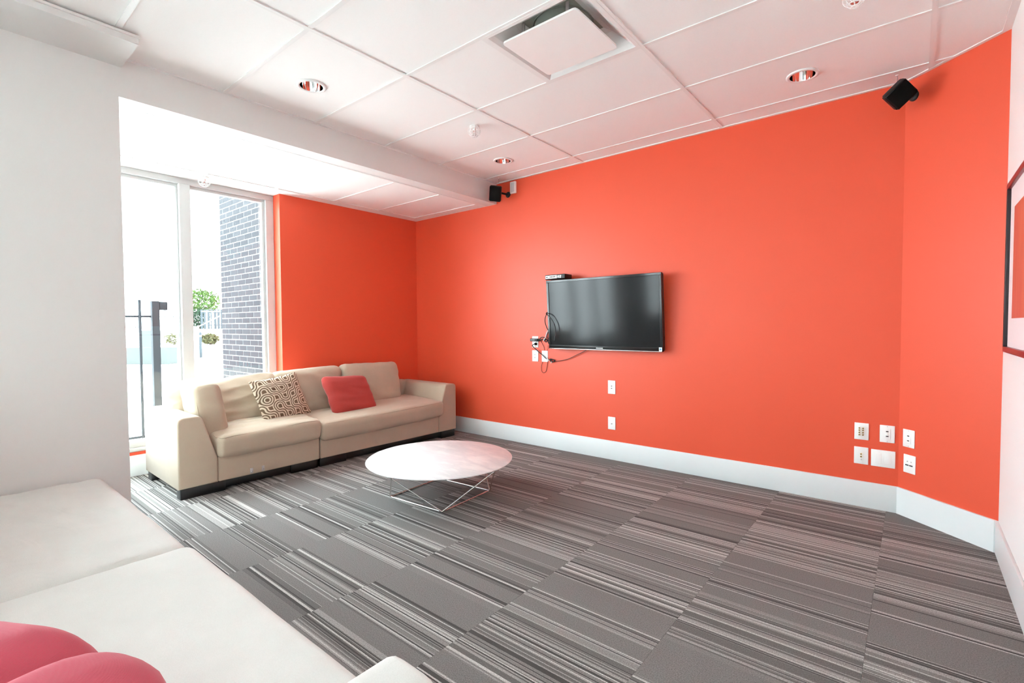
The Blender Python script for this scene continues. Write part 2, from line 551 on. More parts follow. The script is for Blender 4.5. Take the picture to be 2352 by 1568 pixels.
# ------------------------------------------------------------------ room dimensions (metres)
H = 2.691            # suspended ceiling
YT = 3.928           # wall with the television
XB = -3.422          # left wall and bulkhead face
ZB = 2.483           # alcove ceiling
XR = -4.736          # red return wall in the alcove
XW = -4.88           # window plane
XC = -0.06           # corner of television wall and angled wall
X2, Y2 = 0.36, 3.56  # corner of angled wall and right wall
YP = 2.255           # end of the red return wall
YN = -4.2            # rear wall, set farther back to lengthen the window for more light
TOP = 2.95
dgx, dgy = X2 - XC, Y2 - YT
dgl = math.hypot(dgx, dgy)
DN = Vector((-dgy, dgx, 0)) / dgl       # outward normal of the angled wall
DN = DN if DN.y > 0 else -DN
DC = DN.x * XC + DN.y * YT

# ------------------------------------------------------------------ walls
struct('wall_back', MB().box(XR - 0.15, XC + 0.10, YT, YT + 0.15, 0, TOP), 'red', 'red-orange feature wall carrying the television')
p0, p1 = Vector((XC, YT, 0)), Vector((X2, Y2, 0))
e = (p1 - p0).normalized()
q0, q1 = p0 - e * 0.0, p1
struct('wall_angled', MB().prism([(q0.x, q0.y), (q1.x, q1.y), ((q1 + DN * .15).x, (q1 + DN * .15).y), ((q0 + DN * .15).x, (q0 + DN * .15).y)], 0, TOP), 'red', 'short angled red wall beside the television wall')
struct('wall_right', MB().box(X2, X2 + 0.15, YN, Y2, 0, TOP), 'white_wall', 'white right-hand wall with the framed picture')
struct('wall_left', MB().box(XB - 0.20, XB, -0.15, 0.75, 0, ZB), 'white_shaded', 'white wall beside the window opening')
struct('wall_bulkhead', MB().box(XB - 0.14, XB, YN, YT, ZB, TOP), 'white_shaded', 'white bulkhead beam over the window alcove')
struct('wall_alcove', MB().box(XR - 0.15, XR, YP, YT, 0, ZB), 'red', 'red wall beside the window in the alcove')
struct('wall_window', MB().box(XW - 0.12, XW + 0.012, YN, YP, 0, 0.20), 'red', 'low red wall under the window')
struct('wall_header', MB().box(XW - 0.12, XW + 0.012, YN, YP, ZB - 0.003, TOP), 'white_wall', 'wall above the window head')
struct('wall_rear', MB().box(XW - 0.12, X2 + 0.15, YN - 0.15, YN, 0, TOP), 'white_wall', 'white wall behind the camera')
struct('roof', MB().box(XW - 0.15, X2 + 0.3, YN - 0.15, YT + 0.15, TOP, TOP + 0.1), 'drywall', 'roof slab above the suspended ceiling')

# baseboards
BBH, BBT = 0.170, 0.012
struct('baseboard_back', MB().bbox(XR, XC - 0.004, YT - BBT, YT, 0, BBH, 0.003), 'base', 'pale grey baseboard under the television wall')
a0, a1 = p0 - DN * 0.0, p1
b0, b1 = p0 - DN * BBT - e * 0.005, p1 - DN * BBT - e * 0.012
struct('baseboard_angled', MB().prism([(a0.x, a0.y), (a1.x, a1.y), (b1.x, b1.y), (b0.x, b0.y)], 0, BBH), 'base', 'pale grey baseboard under the angled wall')
struct('baseboard_right', MB().bbox(X2 - BBT, X2, YN, Y2 - 0.01, 0, BBH, 0.003), 'base', 'pale grey baseboard along the right wall')
struct('baseboard_window', MB().bbox(XW + 0.012, XW + 0.024, YN, YP, 0, BBH, 0.003), 'base', 'pale grey baseboard under the window')
struct('baseboard_alcove', MB().bbox(XR, XR + BBT, YP, YT - BBT, 0, BBH, 0.003), 'base', 'pale grey baseboard in the alcove behind the sofa')
struct('baseboard_left', MB().bbox(XB, XB + BBT, -0.15, 0.75, 0, BBH, 0.003), 'base', 'pale grey baseboard under the white left wall')

# ------------------------------------------------------------------ floor: carpet tiles
flo = struct('floor', MB().box(XW - 0.1, X2 + 0.15, YN - 0.1, YT + 0.1, -0.10, -0.008), 'concrete', 'floor laid with striped grey carpet tiles')
CT = 0.61
def room_clip(poly, m=0.0):
    poly = clip(poly, 0, 1, YT - m); poly = clip(poly, 1, 0, X2 - m)
    poly = clip(poly, DN.x, DN.y, DC - m)
    return poly
cx0, cy0 = -0.118, 0.055
for i in range(-8, 2):
    for j in range(-7, 7):
        x0, y0 = cx0 + i * CT, cy0 + j * CT
        poly = [(x0, y0), (x0 + CT, y0), (x0 + CT, y0 + CT), (x0, y0 + CT)]
        poly = room_clip(poly)
        poly = clip(poly, -1, 0, -XW) if poly else poly
        poly = clip(poly, 0, -1, -YN) if poly else poly
        if len(poly) < 3: continue
        g = 0.0004
        cx = sum(p[0] for p in poly) / len(poly); cy = sum(p[1] for p in poly) / len(poly)
        poly = [(p[0] - math.copysign(g, p[0] - cx), p[1] - math.copysign(g, p[1] - cy)) for p in poly]
        mb = MB().prism([(p[0] - x0, p[1] - y0) for p in poly], -0.008, 0.0)
        t = link_mesh('carpet_tile', mb, 'carpet', flo, world_coords=False)
        t.location = (x0, y0, 0)

# ------------------------------------------------------------------ suspended ceiling
ceil = struct('ceiling', MB().box(XB, X2, YN, YT, TOP - 0.05, TOP - 0.01), 'drywall', 'suspended ceiling of white tiles in a white grid')
RX = [XB, -2.363, -1.148, 0.055, X2]
RY = [3.730 - 0.61 * k for k in range(0, 13)]
rows = [YT] + RY + [YN]
CANS = [(-2.91, 1.60), (-0.54, 3.42), (-2.895, 3.415), (-2.91, -0.85), (-0.54, 0.37), (-0.54, -1.46)]
CAN_R = 0.070
DIFF = (-1.753, -1.148, RY[3], RY[2])       # x0 x1 y0 y1 of the air diffuser
def holed_tile(x0, x1, y0, y1, cx, cy, r, z0, z1):
    mb = MB(); n = 40
    ang = sorted([2 * math.pi * k / n for k in range(n)] + [math.atan2(yy - cy, xx - cx) % (2 * math.pi) for xx in (x0, x1) for yy in (y0, y1)])
    V = []
    for a in ang:
        c, s = math.cos(a), math.sin(a)
        t = min([((x1 - cx) / c if c > 1e-9 else 1e9), ((x0 - cx) / c if c < -1e-9 else 1e9), ((y1 - cy) / s if s > 1e-9 else 1e9), ((y0 - cy) / s if s < -1e-9 else 1e9)])
        V.append(((cx + c * t, cy + s * t), (cx + c * r, cy + s * r)))
    m = len(V); vs = []
    for o, i in V: vs += [(o[0], o[1], z0), (i[0], i[1], z0), (o[0], o[1], z1), (i[0], i[1], z1)]
    f = []
    for k in range(m):
        a, b = 4 * k, 4 * ((k + 1) % m)
        f += [(a, a + 1, b + 1, b), (a + 2, b + 2, b + 3, a + 3), (a, b, b + 2, a + 2), (a + 1, a + 3, b + 3, b + 1)]
    return mb.add(vs, f)
ZT = H + 0.006
for i in range(len(RX) - 1):
    for j in range(len(rows) - 1):
        x0, x1, y1, y0 = RX[i], RX[i + 1], rows[j], rows[j + 1]
        can = [c for c in CANS if x0 < c[0] < x1 and y0 < c[1] < y1]
        if i == 1 and abs(y0 - DIFF[2]) < 0.01:
            x1 = DIFF[0]
        g = 0.004
        if can:
            mb = holed_tile(x0 + g, x1 - g, y0 + g, y1 - g, can[0][0], can[0][1], CAN_R + 0.002, ZT, ZT + 0.015)
        else:
            poly = room_clip([(x0 + g, y0 + g), (x1 - g, y0 + g), (x1 - g, y1 - g), (x0 + g, y1 - g)], 0.004)
            if len(poly) < 3: continue
            mb = MB().prism(poly, ZT, ZT + 0.015)
        link_mesh('ceiling_tile', mb, 'tile', ceil)
BW = 0.024
for x in RX[1:-1]:
    yend = YT if x < XC else (DC - DN.x * x) / DN.y
    mb = MB().box(x - BW / 2, x + BW / 2, YN, yend - 0.005, H, H + 0.0055).box(x - 0.003, x + 0.003, YN, yend - 0.005, H + 0.0055, H + 0.04)
    link_mesh('main_runner', mb, 'tbar', ceil)
for i in range(len(RX) - 1):
    for y in RY:
        xa, xb = RX[i] + (BW / 2 if i else 0), RX[i + 1] - (BW / 2 if i < len(RX) - 2 else 0)
        lim = (DC - DN.y * y) / DN.x
        xb = min(xb, lim - 0.004)
        if xb - xa < 0.02: continue
        link_mesh('cross_tee', MB().box(xa, xb, y - BW / 2, y + BW / 2, H + 0.0004, H + 0.0055), 'tbar', ceil)
link_mesh('cross_tee', MB().box(DIFF[0] - 0.012, DIFF[0] + 0.004, DIFF[2] + BW / 2, DIFF[3] - BW / 2, H + 0.0002, H + 0.0055), 'tbar', ceil)
# wall mouldings round the grid
WA = 0.022
link_mesh('wall_moulding', MB().box(XB, XC, YT - WA, YT, H - 0.001, H + 0.005), 'tbar', ceil)
m0, m1 = p0 - DN * WA, p1 - DN * WA
link_mesh('wall_moulding', MB().prism([(p0.x, p0.y), (p1.x, p1.y), (m1.x, m1.y), (m0.x, m0.y)], H - 0.001, H + 0.005), 'tbar', ceil)
link_mesh('wall_moulding', MB().box(X2 - WA * 1.5, X2, YN, Y2, H - 0.0012, H + 0.005), 'tbar', ceil)
link_mesh('wall_moulding', MB().box(XB, XB + WA, YN, YT - WA, H - 0.001, H + 0.005), 'tbar', ceil)
# shallow drop along the left wall
struct('trim_1', MB().box(XB, -3.082, YN, 0.765, 2.645, H - 0.002), 'white_shaded', 'shallow white soffit box under the ceiling at the left wall')
struct('trim_2', MB().bbox(-3.098, -3.072, YN, 0.768, H - 0.016, H - 0.003, 0.002), 'tbar', 'thin white moulding along the soffit box')

# alcove ceiling
AX0, AX1 = -4.60, -3.585
AY = [3.80, 3.29, 2.75, 2.16, 1.56, 0.95, 0.34, -0.27, -0.88, -1.49, -2.10, -2.71, -3.32, -3.93]
alc = struct('ceiling_alcove', MB().box(XW, AX0, YN, YT, ZB, ZB + 0.02).box(AX1, XB - 0.135, YN, YT, ZB, ZB + 0.02)
             .box(AX0, AX1, AY[0], YT, ZB, ZB + 0.02).box(AX0, AX1, YN, AY[-1], ZB, ZB + 0.02).box(XW, XB - 0.14, YN, YT, ZB + 0.05, ZB + 0.07), 'drywall', 'alcove ceiling with tiles inside a drywall border')
for a, b in zip(AY, AY[1:]):
    link_mesh('ceiling_tile', MB().box(AX0 + 0.003, AX1 - 0.003, b + 0.003, a - 0.003, ZB + 0.006, ZB + 0.02), 'tile', alc)
for y in AY:
    link_mesh('cross_tee', MB().box(AX0, AX1, y - BW / 2, y + BW / 2, ZB - 0.0005, ZB + 0.0055), 'tbar', alc)
for x in (AX0, AX1):
    link_mesh('main_runner', MB().box(x - BW / 2, x + BW / 2, AY[-1] - 0.012, AY[0] + 0.012, ZB - 0.0012, ZB + 0.0055), 'tbar', alc)

# ------------------------------------------------------------------ window
win = empty('window_1', (XW, 0, 0.20))
tag(win, 'tall floor to ceiling window with white aluminium mullions', kind='structure')
ZS, ZH = 0.20, ZB - 0.003
FX0, FX1 = XW - 0.06, XW + 0.02
link_mesh('sill', MB().bbox(XW - 0.10, XW + 0.035, YN, YP, ZS, ZS + 0.032, 0.004), 'frame', win)
link_mesh('bottom_rail', MB().bbox(FX0, FX1, YN, YP, ZS + 0.033, ZS + 0.085, 0.004), 'frame', win)
link_mesh('head_rail', MB().bbox(FX0, FX1, YN, YP, ZH - 0.048, ZH, 0.004).bbox(FX0, XW - 0.01, YN, YP, ZH - 0.075, ZH - 0.046, 0.003), 'frame', win)
link_mesh('jamb', MB().bbox(FX0, FX1, YP - 0.075, YP, ZS + 0.086, ZH - 0.048, 0.004).bbox(FX0, XW - 0.01, YP - 0.10, YP - 0.074, ZS + 0.086, ZH - 0.075, 0.003), 'frame', win)
MUL = [1.497, 0.70, -0.10, -0.90, -1.70, -2.50, -3.30]  # rearmost bays are added out of view to bring in more light
for y in MUL:
    link_mesh('mullion', MB().bbox(FX0 - 0.02, FX1 + 0.012, y - 0.042, y + 0.042, ZS + 0.086, ZH - 0.048, 0.004), 'frame', win)
    link_mesh('glazing_bead', MB().bbox(FX0, XW - 0.01, y - 0.062, y - 0.0425, ZS + 0.086, ZH - 0.076, 0.003), 'frame', win)
edges_ = [YP - 0.09] + MUL + [YN]
for a, b in zip(edges_, edges_[1:]):
    link_mesh('pane', MB().box(XW - 0.034, XW - 0.028, b + 0.03, a - 0.03, ZS + 0.07, ZH - 0.05), 'glass', win)

# ------------------------------------------------------------------ outdoors
struct('ground', MB().box(-60, XW - 0.121, -40, 40, -0.35, -0.12).box(XW - 0.121, 40, -40, YN - 0.151, -0.35, -0.12), 'concrete', 'pale paving outside the window')
YBK = 2.57
bx1, bx0 = XW - 0.20, -7.06
bw = struct('wall_brick', MB().box(bx0 + 0.006, bx1, YBK + 0.0025, YBK + 0.30, -0.12, 3.4), 'mortar', 'charcoal brick wall outside the window')
BL, BH_, MJ = 0.203, 0.0575, 0.0102
bproto = None
rest = MB()
nb = 0
zc = -0.10; rowi = 0
while zc + BH_ < 3.39:
    x = bx0 - (0.0 if rowi % 2 == 0 else (BL + MJ) / 2)
    while x < bx1 - 0.02:
        a, b = max(x, bx0), min(x + BL, bx1)
        if b - a > 0.03:
            seen = (b < -5.62 and 0.30 < zc < 2.72 and nb < 300)
            if seen:
                key = round(b - a, 3)
                if bproto is None: bproto = {}
                if key not in bproto:
                    bproto[key] = link_mesh('brick', MB().bbox(0, b - a, 0, 0.1, 0, BH_, 0.003, 1, False), 'brick', bw, world_coords=False)
                    o = bproto[key]
                else:
                    o = bproto[key].copy(); col.objects.link(o); WM[o] = Matrix()
                o.location = (a, YBK + random.uniform(-0.0008, 0.0008), zc); nb += 1
            else:
                rest.box(a, b, YBK, YBK + 0.1, zc, zc + BH_)
        x += BL + MJ
    zc += BH_ + MJ; rowi += 1
rs = link_mesh('brick_courses', rest, 'brick', bw)
rs['kind'] = 'stuff'

# gate with lock post just outside
gp = Vector((-6.6, 1.715, -0.12))
g_ = empty('gate_post', gp)
tag(g_, 'dark square gate post with a lock box at its top, outside the window', 'gate post')
link_mesh('post', MB().bbox(gp.x - 0.036, gp.x + 0.036, gp.y - 0.036, gp.y + 0.036, -0.12, 1.50, 0.004), 'fence', g_)
link_mesh('lock_box', MB().bbox(gp.x - 0.03, gp.x + 0.03, gp.y + 0.037, gp.y + 0.115, 1.40, 1.495, 0.006), 'fence', g_)
link_mesh('base_plate', MB().bbox(gp.x - 0.07, gp.x + 0.07, gp.y - 0.07, gp.y + 0.07, -0.12, -0.108, 0.003), 'fence', g_)
gt = empty('metal_gate', (-6.6, 1.57, -0.12))
tag(gt, 'dark metal gate with one tall bar and a top rail, outside the window', 'gate')
link_mesh('tall_bar', MB().bbox(-6.612, -6.588, 1.562, 1.586, -0.12, 1.51, 0.003), 'fence', gt)
link_mesh('top_rail', MB().bbox(-6.61, -6.59, 0.55, 1.675, 1.315, 1.338, 0.003), 'fence', gt)
link_mesh('bottom_rail', MB().bbox(-6.61, -6.59, 0.55, 1.675, -0.02, 0.005, 0.003), 'fence', gt)
for k in range(8):
    y = 0.60 + k * 0.115
    link_mesh('picket', MB().bbox(-6.607, -6.593, y - 0.007, y + 0.007, 0.005, 1.315, 0.002), 'fence', gt)

# raised terrace across the court, with a railing on it
ZTR = 1.10
struct('terrace', MB().prism([(-36.3, 5.2), (-29.0, 11.15), (-38.4, 22.0), (-46.0, 9.4)], -0.12, ZTR), 'concrete', 'raised pale terrace across the court')
fa, fb = Vector((-35.2, 7.5, ZTR)), Vector((-32.2, 9.95, ZTR))
fd = (fb - fa)
ff = empty('railing_fence', fa.lerp(fb, 0.5))
tag(ff, 'dark railing fence on the far terrace left of the hedge', 'fence')
for z in (0.12, 0.72):
    link_mesh('rail', MB().tube([fa + Vector((0, 0, z)), fb + Vector((0, 0, z))], 0.022, 6), 'fence', ff)
for k in range(24):
    c0 = fa + fd * (k / 23)
    h = 0.98 if k % 6 == 0 else 0.80
    link_mesh('picket', MB().tube([c0, c0 + Vector((0, 0, h))], 0.018 if k % 6 == 0 else 0.011, 6), 'fence', ff)

def leaf_cloud(name, mat, c, rad, n, ls, seed, root):
    rnd = random.Random(seed); mb = MB()
    for _ in range(n):
        d = Vector((rnd.gauss(0, 1), rnd.gauss(0, 1), rnd.gauss(0, 1))).normalized()
        k = rnd.uniform(0.55, 1.0)
        p = Vector(c) + Vector((d.x * rad[0], d.y * rad[1], d.z * rad[2])) * k
        a = Vector((rnd.gauss(0, 1), rnd.gauss(0, 1), rnd.gauss(0, 1))).normalized() * ls * rnd.uniform(.7, 1.3)
        b = a.cross(Vector((rnd.gauss(0, 1), rnd.gauss(0, 1), rnd.gauss(0, 1)))).normalized() * ls * 0.45
        mb.add([p - a, p + b, p + a, p - b], [(0, 1, 2, 3)])
    o = link_mesh(name, mb, mat, root); o['kind'] = 'stuff'
    return o
def shrub(name, label, cat, base, rad, h, mat, n, ls, seed):
    r = empty(name, base); tag(r, label, cat)
    b = Vector(base)
    mb = MB()
    rnd = random.Random(seed + 50)
    for k in range(5):
        t = b + Vector((rnd.uniform(-1, 1) * rad[0] * .6, rnd.uniform(-1, 1) * rad[1] * .6, h))
        mb.tube([b + Vector((rnd.uniform(-.04, .04), rnd.uniform(-.04, .04), 0)), (b + t) / 2 + Vector((rnd.uniform(-.05, .05), 0, 0)), t], [0.03, 0.02, 0.008], 6)
    link_mesh('stem', mb, 'bark', r)
    leaf_cloud('foliage', mat, b + Vector((0, 0, h)), rad, n, ls, seed, r)
shrub('leafy_tree', 'fresh green leafy tree above the dark hedge outside', 'tree', Vector((-34.9, 11.6, ZTR)), (1.1, 1.0, 0.80), 1.75, 'leaf', 1100, 0.11, 3)
shrub('dark_hedge', 'dark green hedge on the terrace seen right of the mullion', 'hedge', Vector((-32.75, 10.70, ZTR)), (0.55, 0.55, 0.58), 0.62, 'hedge', 1300, 0.07, 4)
for nm, lab, bx_, by_, n_, sd in (('olive_shrub', 'low olive shrub in a pale planter beside the bollard', -24.45, 8.39, 700, 5), ('sparse_shrub', 'sparse low shrub in a pale planter left of the mullion', -25.75, 7.34, 200, 6)):
    shrub(nm, lab, 'shrub', Vector((bx_, by_, -0.12)), (0.40, 0.36, 0.26), 0.80, 'dry', n_, 0.07, sd)
    pl_ = bpy.context.scene.collection.objects
    root_ = [o for o in pl_ if o.name == nm][0]
    link_mesh('planter', MB().bbox(bx_ - 0.42, bx_ + 0.42, by_ - 0.42, by_ + 0.42, -0.12, 0.42, 0.02), 'concrete', root_)
p = Vector((-24.0, 7.86, 0))
bo = empty('bollard', (p.x, p.y, -0.12)); tag(bo, 'slim dark bollard beside the olive shrub outside', 'bollard')
link_mesh('shaft', MB().lathe([(0.0, 0), (0.055, 0), (0.055, 1.06), (0.03, 1.11), (0, 1.115)], (p.x, p.y, -0.12), 16), 'fence', bo)
link_mesh('band', MB().lathe([(0.058, 0.92), (0.058, 0.97)], (p.x, p.y, -0.12), 16), 'steel', bo)
pa, pb = Vector((-31.5, 10.42, ZTR)), Vector((-30.6, 11.15, ZTR))
pf = empty('panel_fence', pa.lerp(pb, 0.5)); tag(pf, 'dark slatted panel fence beside the hedge outside', 'fence')
dv = pb - pa
nn_ = Vector((dv.y, -dv.x, 0)).normalized()
for k in range(7):
    c0 = pa + dv * (k / 6)
    link_mesh('slat', MB().extrude([c0 - dv * 0.055, c0 + dv * 0.055, c0 + dv * 0.055 + nn_ * 0.03, c0 - dv * 0.055 + nn_ * 0.03], (0, 0, 1.12)), 'fence', pf)
for z in (0.2, 0.9):
    c0 = pa + Vector((0, 0, z)) - nn_ * 0.05
    link_mesh('rail', MB().extrude([c0, c0 + dv, c0 + dv + nn_ * 0.049, c0 + nn_ * 0.049], (0, 0, 0.06)), 'fence', pf)
hr = empty('handrail', (-29.9, 10.5, ZTR)); tag(hr, 'pale sloping handrail on posts in front of the panel fence', 'handrail')
h0, h1 = Vector((-30.75, 9.88, 1.18)), Vector((-29.75, 10.72, 1.82))
link_mesh('rail', MB().tube([h0, h1], 0.035, 8), 'rail', hr)
for t in (0.45, 0.70):
    c0 = h0.lerp(h1, t)
    link_mesh('post', MB().tube([(c0.x, c0.y, ZTR), (c0.x, c0.y, 2.08)], 0.045, 8), 'rail', hr)
c0, c1 = h0.lerp(h1, 0.25), h1
link_mesh('top_bar', MB().tube([(c0.x, c0.y, 2.08), (c1.x, c1.y, 2.08)], 0.035, 8), 'rail', hr)
for i, (pta, ptb, zt) in enumerate([((-21.76, 4.76), (-20.61, 5.70), 0.48), ((-29.32, 6.99), (-28.83, 7.39), 1.06)]):
    a, b = Vector(pta + (0,)), Vector(ptb + (0,))
    dv = b - a; nn_ = Vector((-dv.y, dv.x, 0)).normalized() * 0.5
    if nn_.x > 0: nn_ = -nn_
    o = link_mesh('stone_bench', MB().extrude([(a.x, a.y, -0.12), (b.x, b.y, -0.12), (b.x + nn_.x, b.y + nn_.y, -0.12), (a.x + nn_.x, a.y + nn_.y, -0.12)], (0, 0, zt + 0.12)), 'stone')
    tag(o, ['long low pale stone block in the court behind the gate', 'narrow taller pale stone block farther back behind the gate'][i], 'stone block')
    origin_to(o, ((a.x + b.x) / 2, (a.y + b.y) / 2, -0.12))

# ------------------------------------------------------------------ far sofa (two joined sections)
def arc_poly(pts, r, n=4):
    """round the corners of a 2-D polygon; r per corner"""
    out = []
    for i, p in enumerate(pts):
        rr = r[i]
        if rr <= 0: out.append(p); continue
        a, b, c = Vector(pts[i - 1]), Vector(p), Vector(pts[(i + 1) % len(pts)])
        u, w = (a - b).normalized(), (c - b).normalized()
        s, t = b + u * rr, b + w * rr
        for k in range(n + 1):
            q = k / n
            out.append(tuple(s * (1 - q) ** 2 + b * 2 * q * (1 - q) + t * q * q))
    return out
def arm_part(name, prof, y0, y1, root, mat, bev=0.012):
    """arm from an (x, z) outline swept along y with softened edges"""
    bm = bmesh.new()
    vs = [bm.verts.new((p[0], y0, p[1])) for p in prof]
    f = bm.faces.new(vs)
    ex = bmesh.ops.extrude_face_region(bm, geom=[f])
    bmesh.ops.translate(bm, verts=[g for g in ex['geom'] if isinstance(g, bmesh.types.BMVert)], vec=(0, y1 - y0, 0))
    bmesh.ops.recalc_face_normals(bm, faces=bm.faces[:])
    cap = [e for e in bm.edges if abs(e.verts[0].co.y - e.verts[1].co.y) < 1e-6]
    bmesh.ops.bevel(bm, geom=cap, offset=bev, segments=3, affect='EDGES', profile=0.5)
    mb = MB().bm(bm, True)
    return link_mesh(name, mb, mat, root, world_coords=False)
def cush_part(name, root, mat, size, r, loc, rot=(0, 0, 0), crown=0.02, wr=0.0, seed=1, wdir=(1, 6, 1), sag=None, nx=22, ny=22, piping=False):
    V, F = cushion(size[0] / 2, size[1] / 2, size[2] / 2, r, crown, wr, seed, wdir, sag, nx, ny)
    o = link_mesh(name, MB().add(V, F, True), mat, root, world_coords=False)
    o.location = loc
    o.rotation_euler = rot
    if piping:
        hx, hy, hz = size[0] / 2, size[1] / 2, size[2] / 2
        k = r * 0.30
        loop = arc_poly([(-hx + k, -hy + k), (hx - k, -hy + k), (hx - k, hy - k), (-hx + k, hy - k)], [r] * 4, 4)
        pts = []
        n = len(loop)
        for i in range(n):
            a, b = loop[i], loop[(i + 1) % n]
            L = math.hypot(b[0] - a[0], b[1] - a[1]); m = max(1, int(L / 0.05))
            for q in range(m):
                t = q / m
                x, y = a[0] + (b[0] - a[0]) * t, a[1] + (b[1] - a[1]) * t
                z = hz - k * 0.9 + 0.002
                kk = max(0, 1 - (x / hx) ** 2) * max(0, 1 - (y / hy) ** 2)
                z += crown * kk ** 0.6
                if sag: z += sag(x / hx, y / hy, 1)
                pts.append((x, y, z))
        pp = link_mesh('piping', MB().tube(pts, 0.0028, 6, closed=True), mat, o, world_coords=False)
    return o

ARM = arc_poly([(0, 0.075), (0, 0.575), (0.152, 0.575), (0.250, 0.255), (0.250, 0.075)], [0.0, 0.045, 0.03, 0.0, 0.0])
sofa = empty('sofa', (-3.905, 1.122, 0), math.radians(89.3))
tag(sofa, 'beige linen sofa with flared arms standing under the window', 'sofa')
def S(name, mb, mat='linen', root=sofa): return link_mesh(name, mb, mat, root, world_coords=False)
DEP = 0.80
arm_part('armrest', ARM, 0, DEP, sofa, 'linen')
arm_part('armrest', [(2.625 - x, z) for x, z in ARM][::-1], 0, DEP, sofa, 'linen')
b1_ = S('seat_frame', MB().bbox(0.251, 1.036, 0.004, DEP, 0.075, 0.262, 0.010))
S('connector_bracket', MB().bbox(0.470, 0.492, -0.001, 0.0045, 0.085, 0.125, 0.001).lathe([(0, 0.0), (0.006, 0.0), (0.006, 0.004), (0, 0.005)], (0.481, -0.001, 0.098), 10, (0, -1, 0)), 'steel', b1_)
S('connector_bracket', MB().bbox(0.556, 0.576, -0.001, 0.0045, 0.085, 0.125, 0.001).lathe([(0, 0.0), (0.006, 0.0), (0.006, 0.004), (0, 0.005)], (0.566, -0.001, 0.098), 10, (0, -1, 0)), 'steel', b1_)
S('seat_frame', MB().bbox(1.042, 2.374, 0.004, DEP, 0.075, 0.250, 0.010))
S('back_frame', MB().bbox(0.12, 1.036, 0.67, DEP + 0.005, 0.262, 0.585, 0.03, 3))
S('back_frame', MB().bbox(1.042, 2.50, 0.67, DEP + 0.005, 0.250, 0.585, 0.03, 3))
for (x0, x1, y0, y1) in ((0.012, 0.30, 0.012, 0.09), (0.012, 0.09, 0.70, 0.79), (0.80, 1.03, 0.03, 0.10), (1.05, 1.30, 0.03, 0.10), (2.42, 2.61, 0.012, 0.09), (2.42, 2.61, 0.70, 0.79), (1.0, 1.10, 0.70, 0.79)):
    S('foot', MB().bbox(x0, x1, y0, y1, 0.0, 0.075, 0.004), 'foot')
S('shadow_strip', MB().bbox(0.29, 1.03, 0.045, 0.075, 0.012, 0.0755, 0.003), 'foot')  # black strips stand in for the shadow beneath the sofa front
S('shadow_strip', MB().bbox(1.05, 2.42, 0.045, 0.075, 0.012, 0.0755, 0.003), 'foot')
def sagL(u, v, w): return (0.022 * (u * 0.5 + 0.5) * (1 if w > 0.2 else 0.25) + (0.012 * mnoise.noise(Vector((u * 2.2, v * 5 + 3, 1))) if w > 0.5 else 0))
def sagR(u, v, w): return (-0.012 * (1 - u * u) * max(0, -v) * (1 if w > 0 else 0.3) + 0.012 * u)
cush_part('seat_cushion', sofa, 'linen', (0.780, 0.66, 0.150), 0.035, (0.645, 0.305, 0.334), (math.radians(2.0), 0, 0), 0.022, 0.007, 1, (1, 4, 1), sagL, 30, 26, piping=True)
cush_part('seat_cushion', sofa, 'linen', (1.372, 0.66, 0.160), 0.040, (1.734, 0.300, 0.326), (math.radians(2.0), 0, 0), 0.022, 0.005, 2, (1, 4, 1), sagR, 34, 24, piping=True)
# back cushions: local x along the sofa, local y up, local z towards the room
def upright(lean, yaw=0.0, roll=0.0):
    m = Matrix.Rotation(yaw, 3, 'Z') @ Matrix.Rotation(math.radians(90) - lean, 3, 'X') @ Matrix.Rotation(roll, 3, 'Z')
    return m.to_euler()
cush_part('back_cushion', sofa, 'linen', (0.665, 0.43, 0.150), 0.055, (1.925, 0.575, 0.590), upright(math.radians(11), 0, math.radians(-1)), 0.03, 0.008, 3, (2, 3, 1))
cush_part('back_cushion', sofa, 'linen', (0.665, 0.43, 0.150), 0.055, (1.255, 0.585, 0.578), upright(math.radians(13), math.radians(1), math.radians(1.5)), 0.03, 0.010, 4, (2, 3, 1))
cush_part('back_cushion', sofa, 'linen', (0.84, 0.44, 0.150), 0.06, (0.545, 0.565, 0.540), upright(math.radians(24), math.radians(1), math.radians(4)), 0.035, 0.030, 5, (0.9, 2.6, 1), None, 40, 30)
# loose cushion standing against the left arm, its boxed side to the room
sc_ = cush_part('back_cushion', sofa, 'linen', (0.55, 0.45, 0.165), 0.035, (0.296, 0.455, 0.545), (0, 0, 0), 0.026, 0.012, 6, (2, 2, 1), None, 28, 24, piping=True)
sc_.rotation_euler = (Matrix.Rotation(math.radians(-90 - 4), 3, 'Z') @ Matrix.Rotation(math.radians(90 + 9), 3, 'X')).to_euler()

# ------------------------------------------------------------------ throw pillows on the far sofa
def pillow_obj(name, label, mat, w, h, t, loc, lean, roll, yaw=0.0, seed=0, wr=0.006, fold=None, base=None):
    """pillow standing up, facing +X; origin at its middle"""
    V, F = throw_pillow(w, h, t, seed, wr, fold=fold)
    o = link_mesh(name, MB().add(V, F, True), mat)
    B = Matrix(((0, 0, 1), (1, 0, 0), (0, 1, 0)))           # local x->Y, y->Z, z->X
    R = Matrix.Rotation(yaw, 3, 'Z') @ Matrix.Rotation(-lean, 3, 'Y') @ B @ Matrix.Rotation(roll, 3, 'Z')
    o.matrix_basis = Matrix.Translation(Vector(loc)) @ R.to_4x4()
    WM[o] = o.matrix_basis.copy()
    tag(o, label, 'pillow')
    return o
pp_ = pillow_obj('throw_pillow', 'brown pillow with cream interlocking arcs leaning on the sofa', 'pattern', 0.435, 0.395, 0.13, (-4.235, 1.995, 0.588), math.radians(24), math.radians(7), math.radians(6), 2, 0.008)
def rf(u, v, side): return 0.012 * math.sin(v * 6 + u * 1.3)
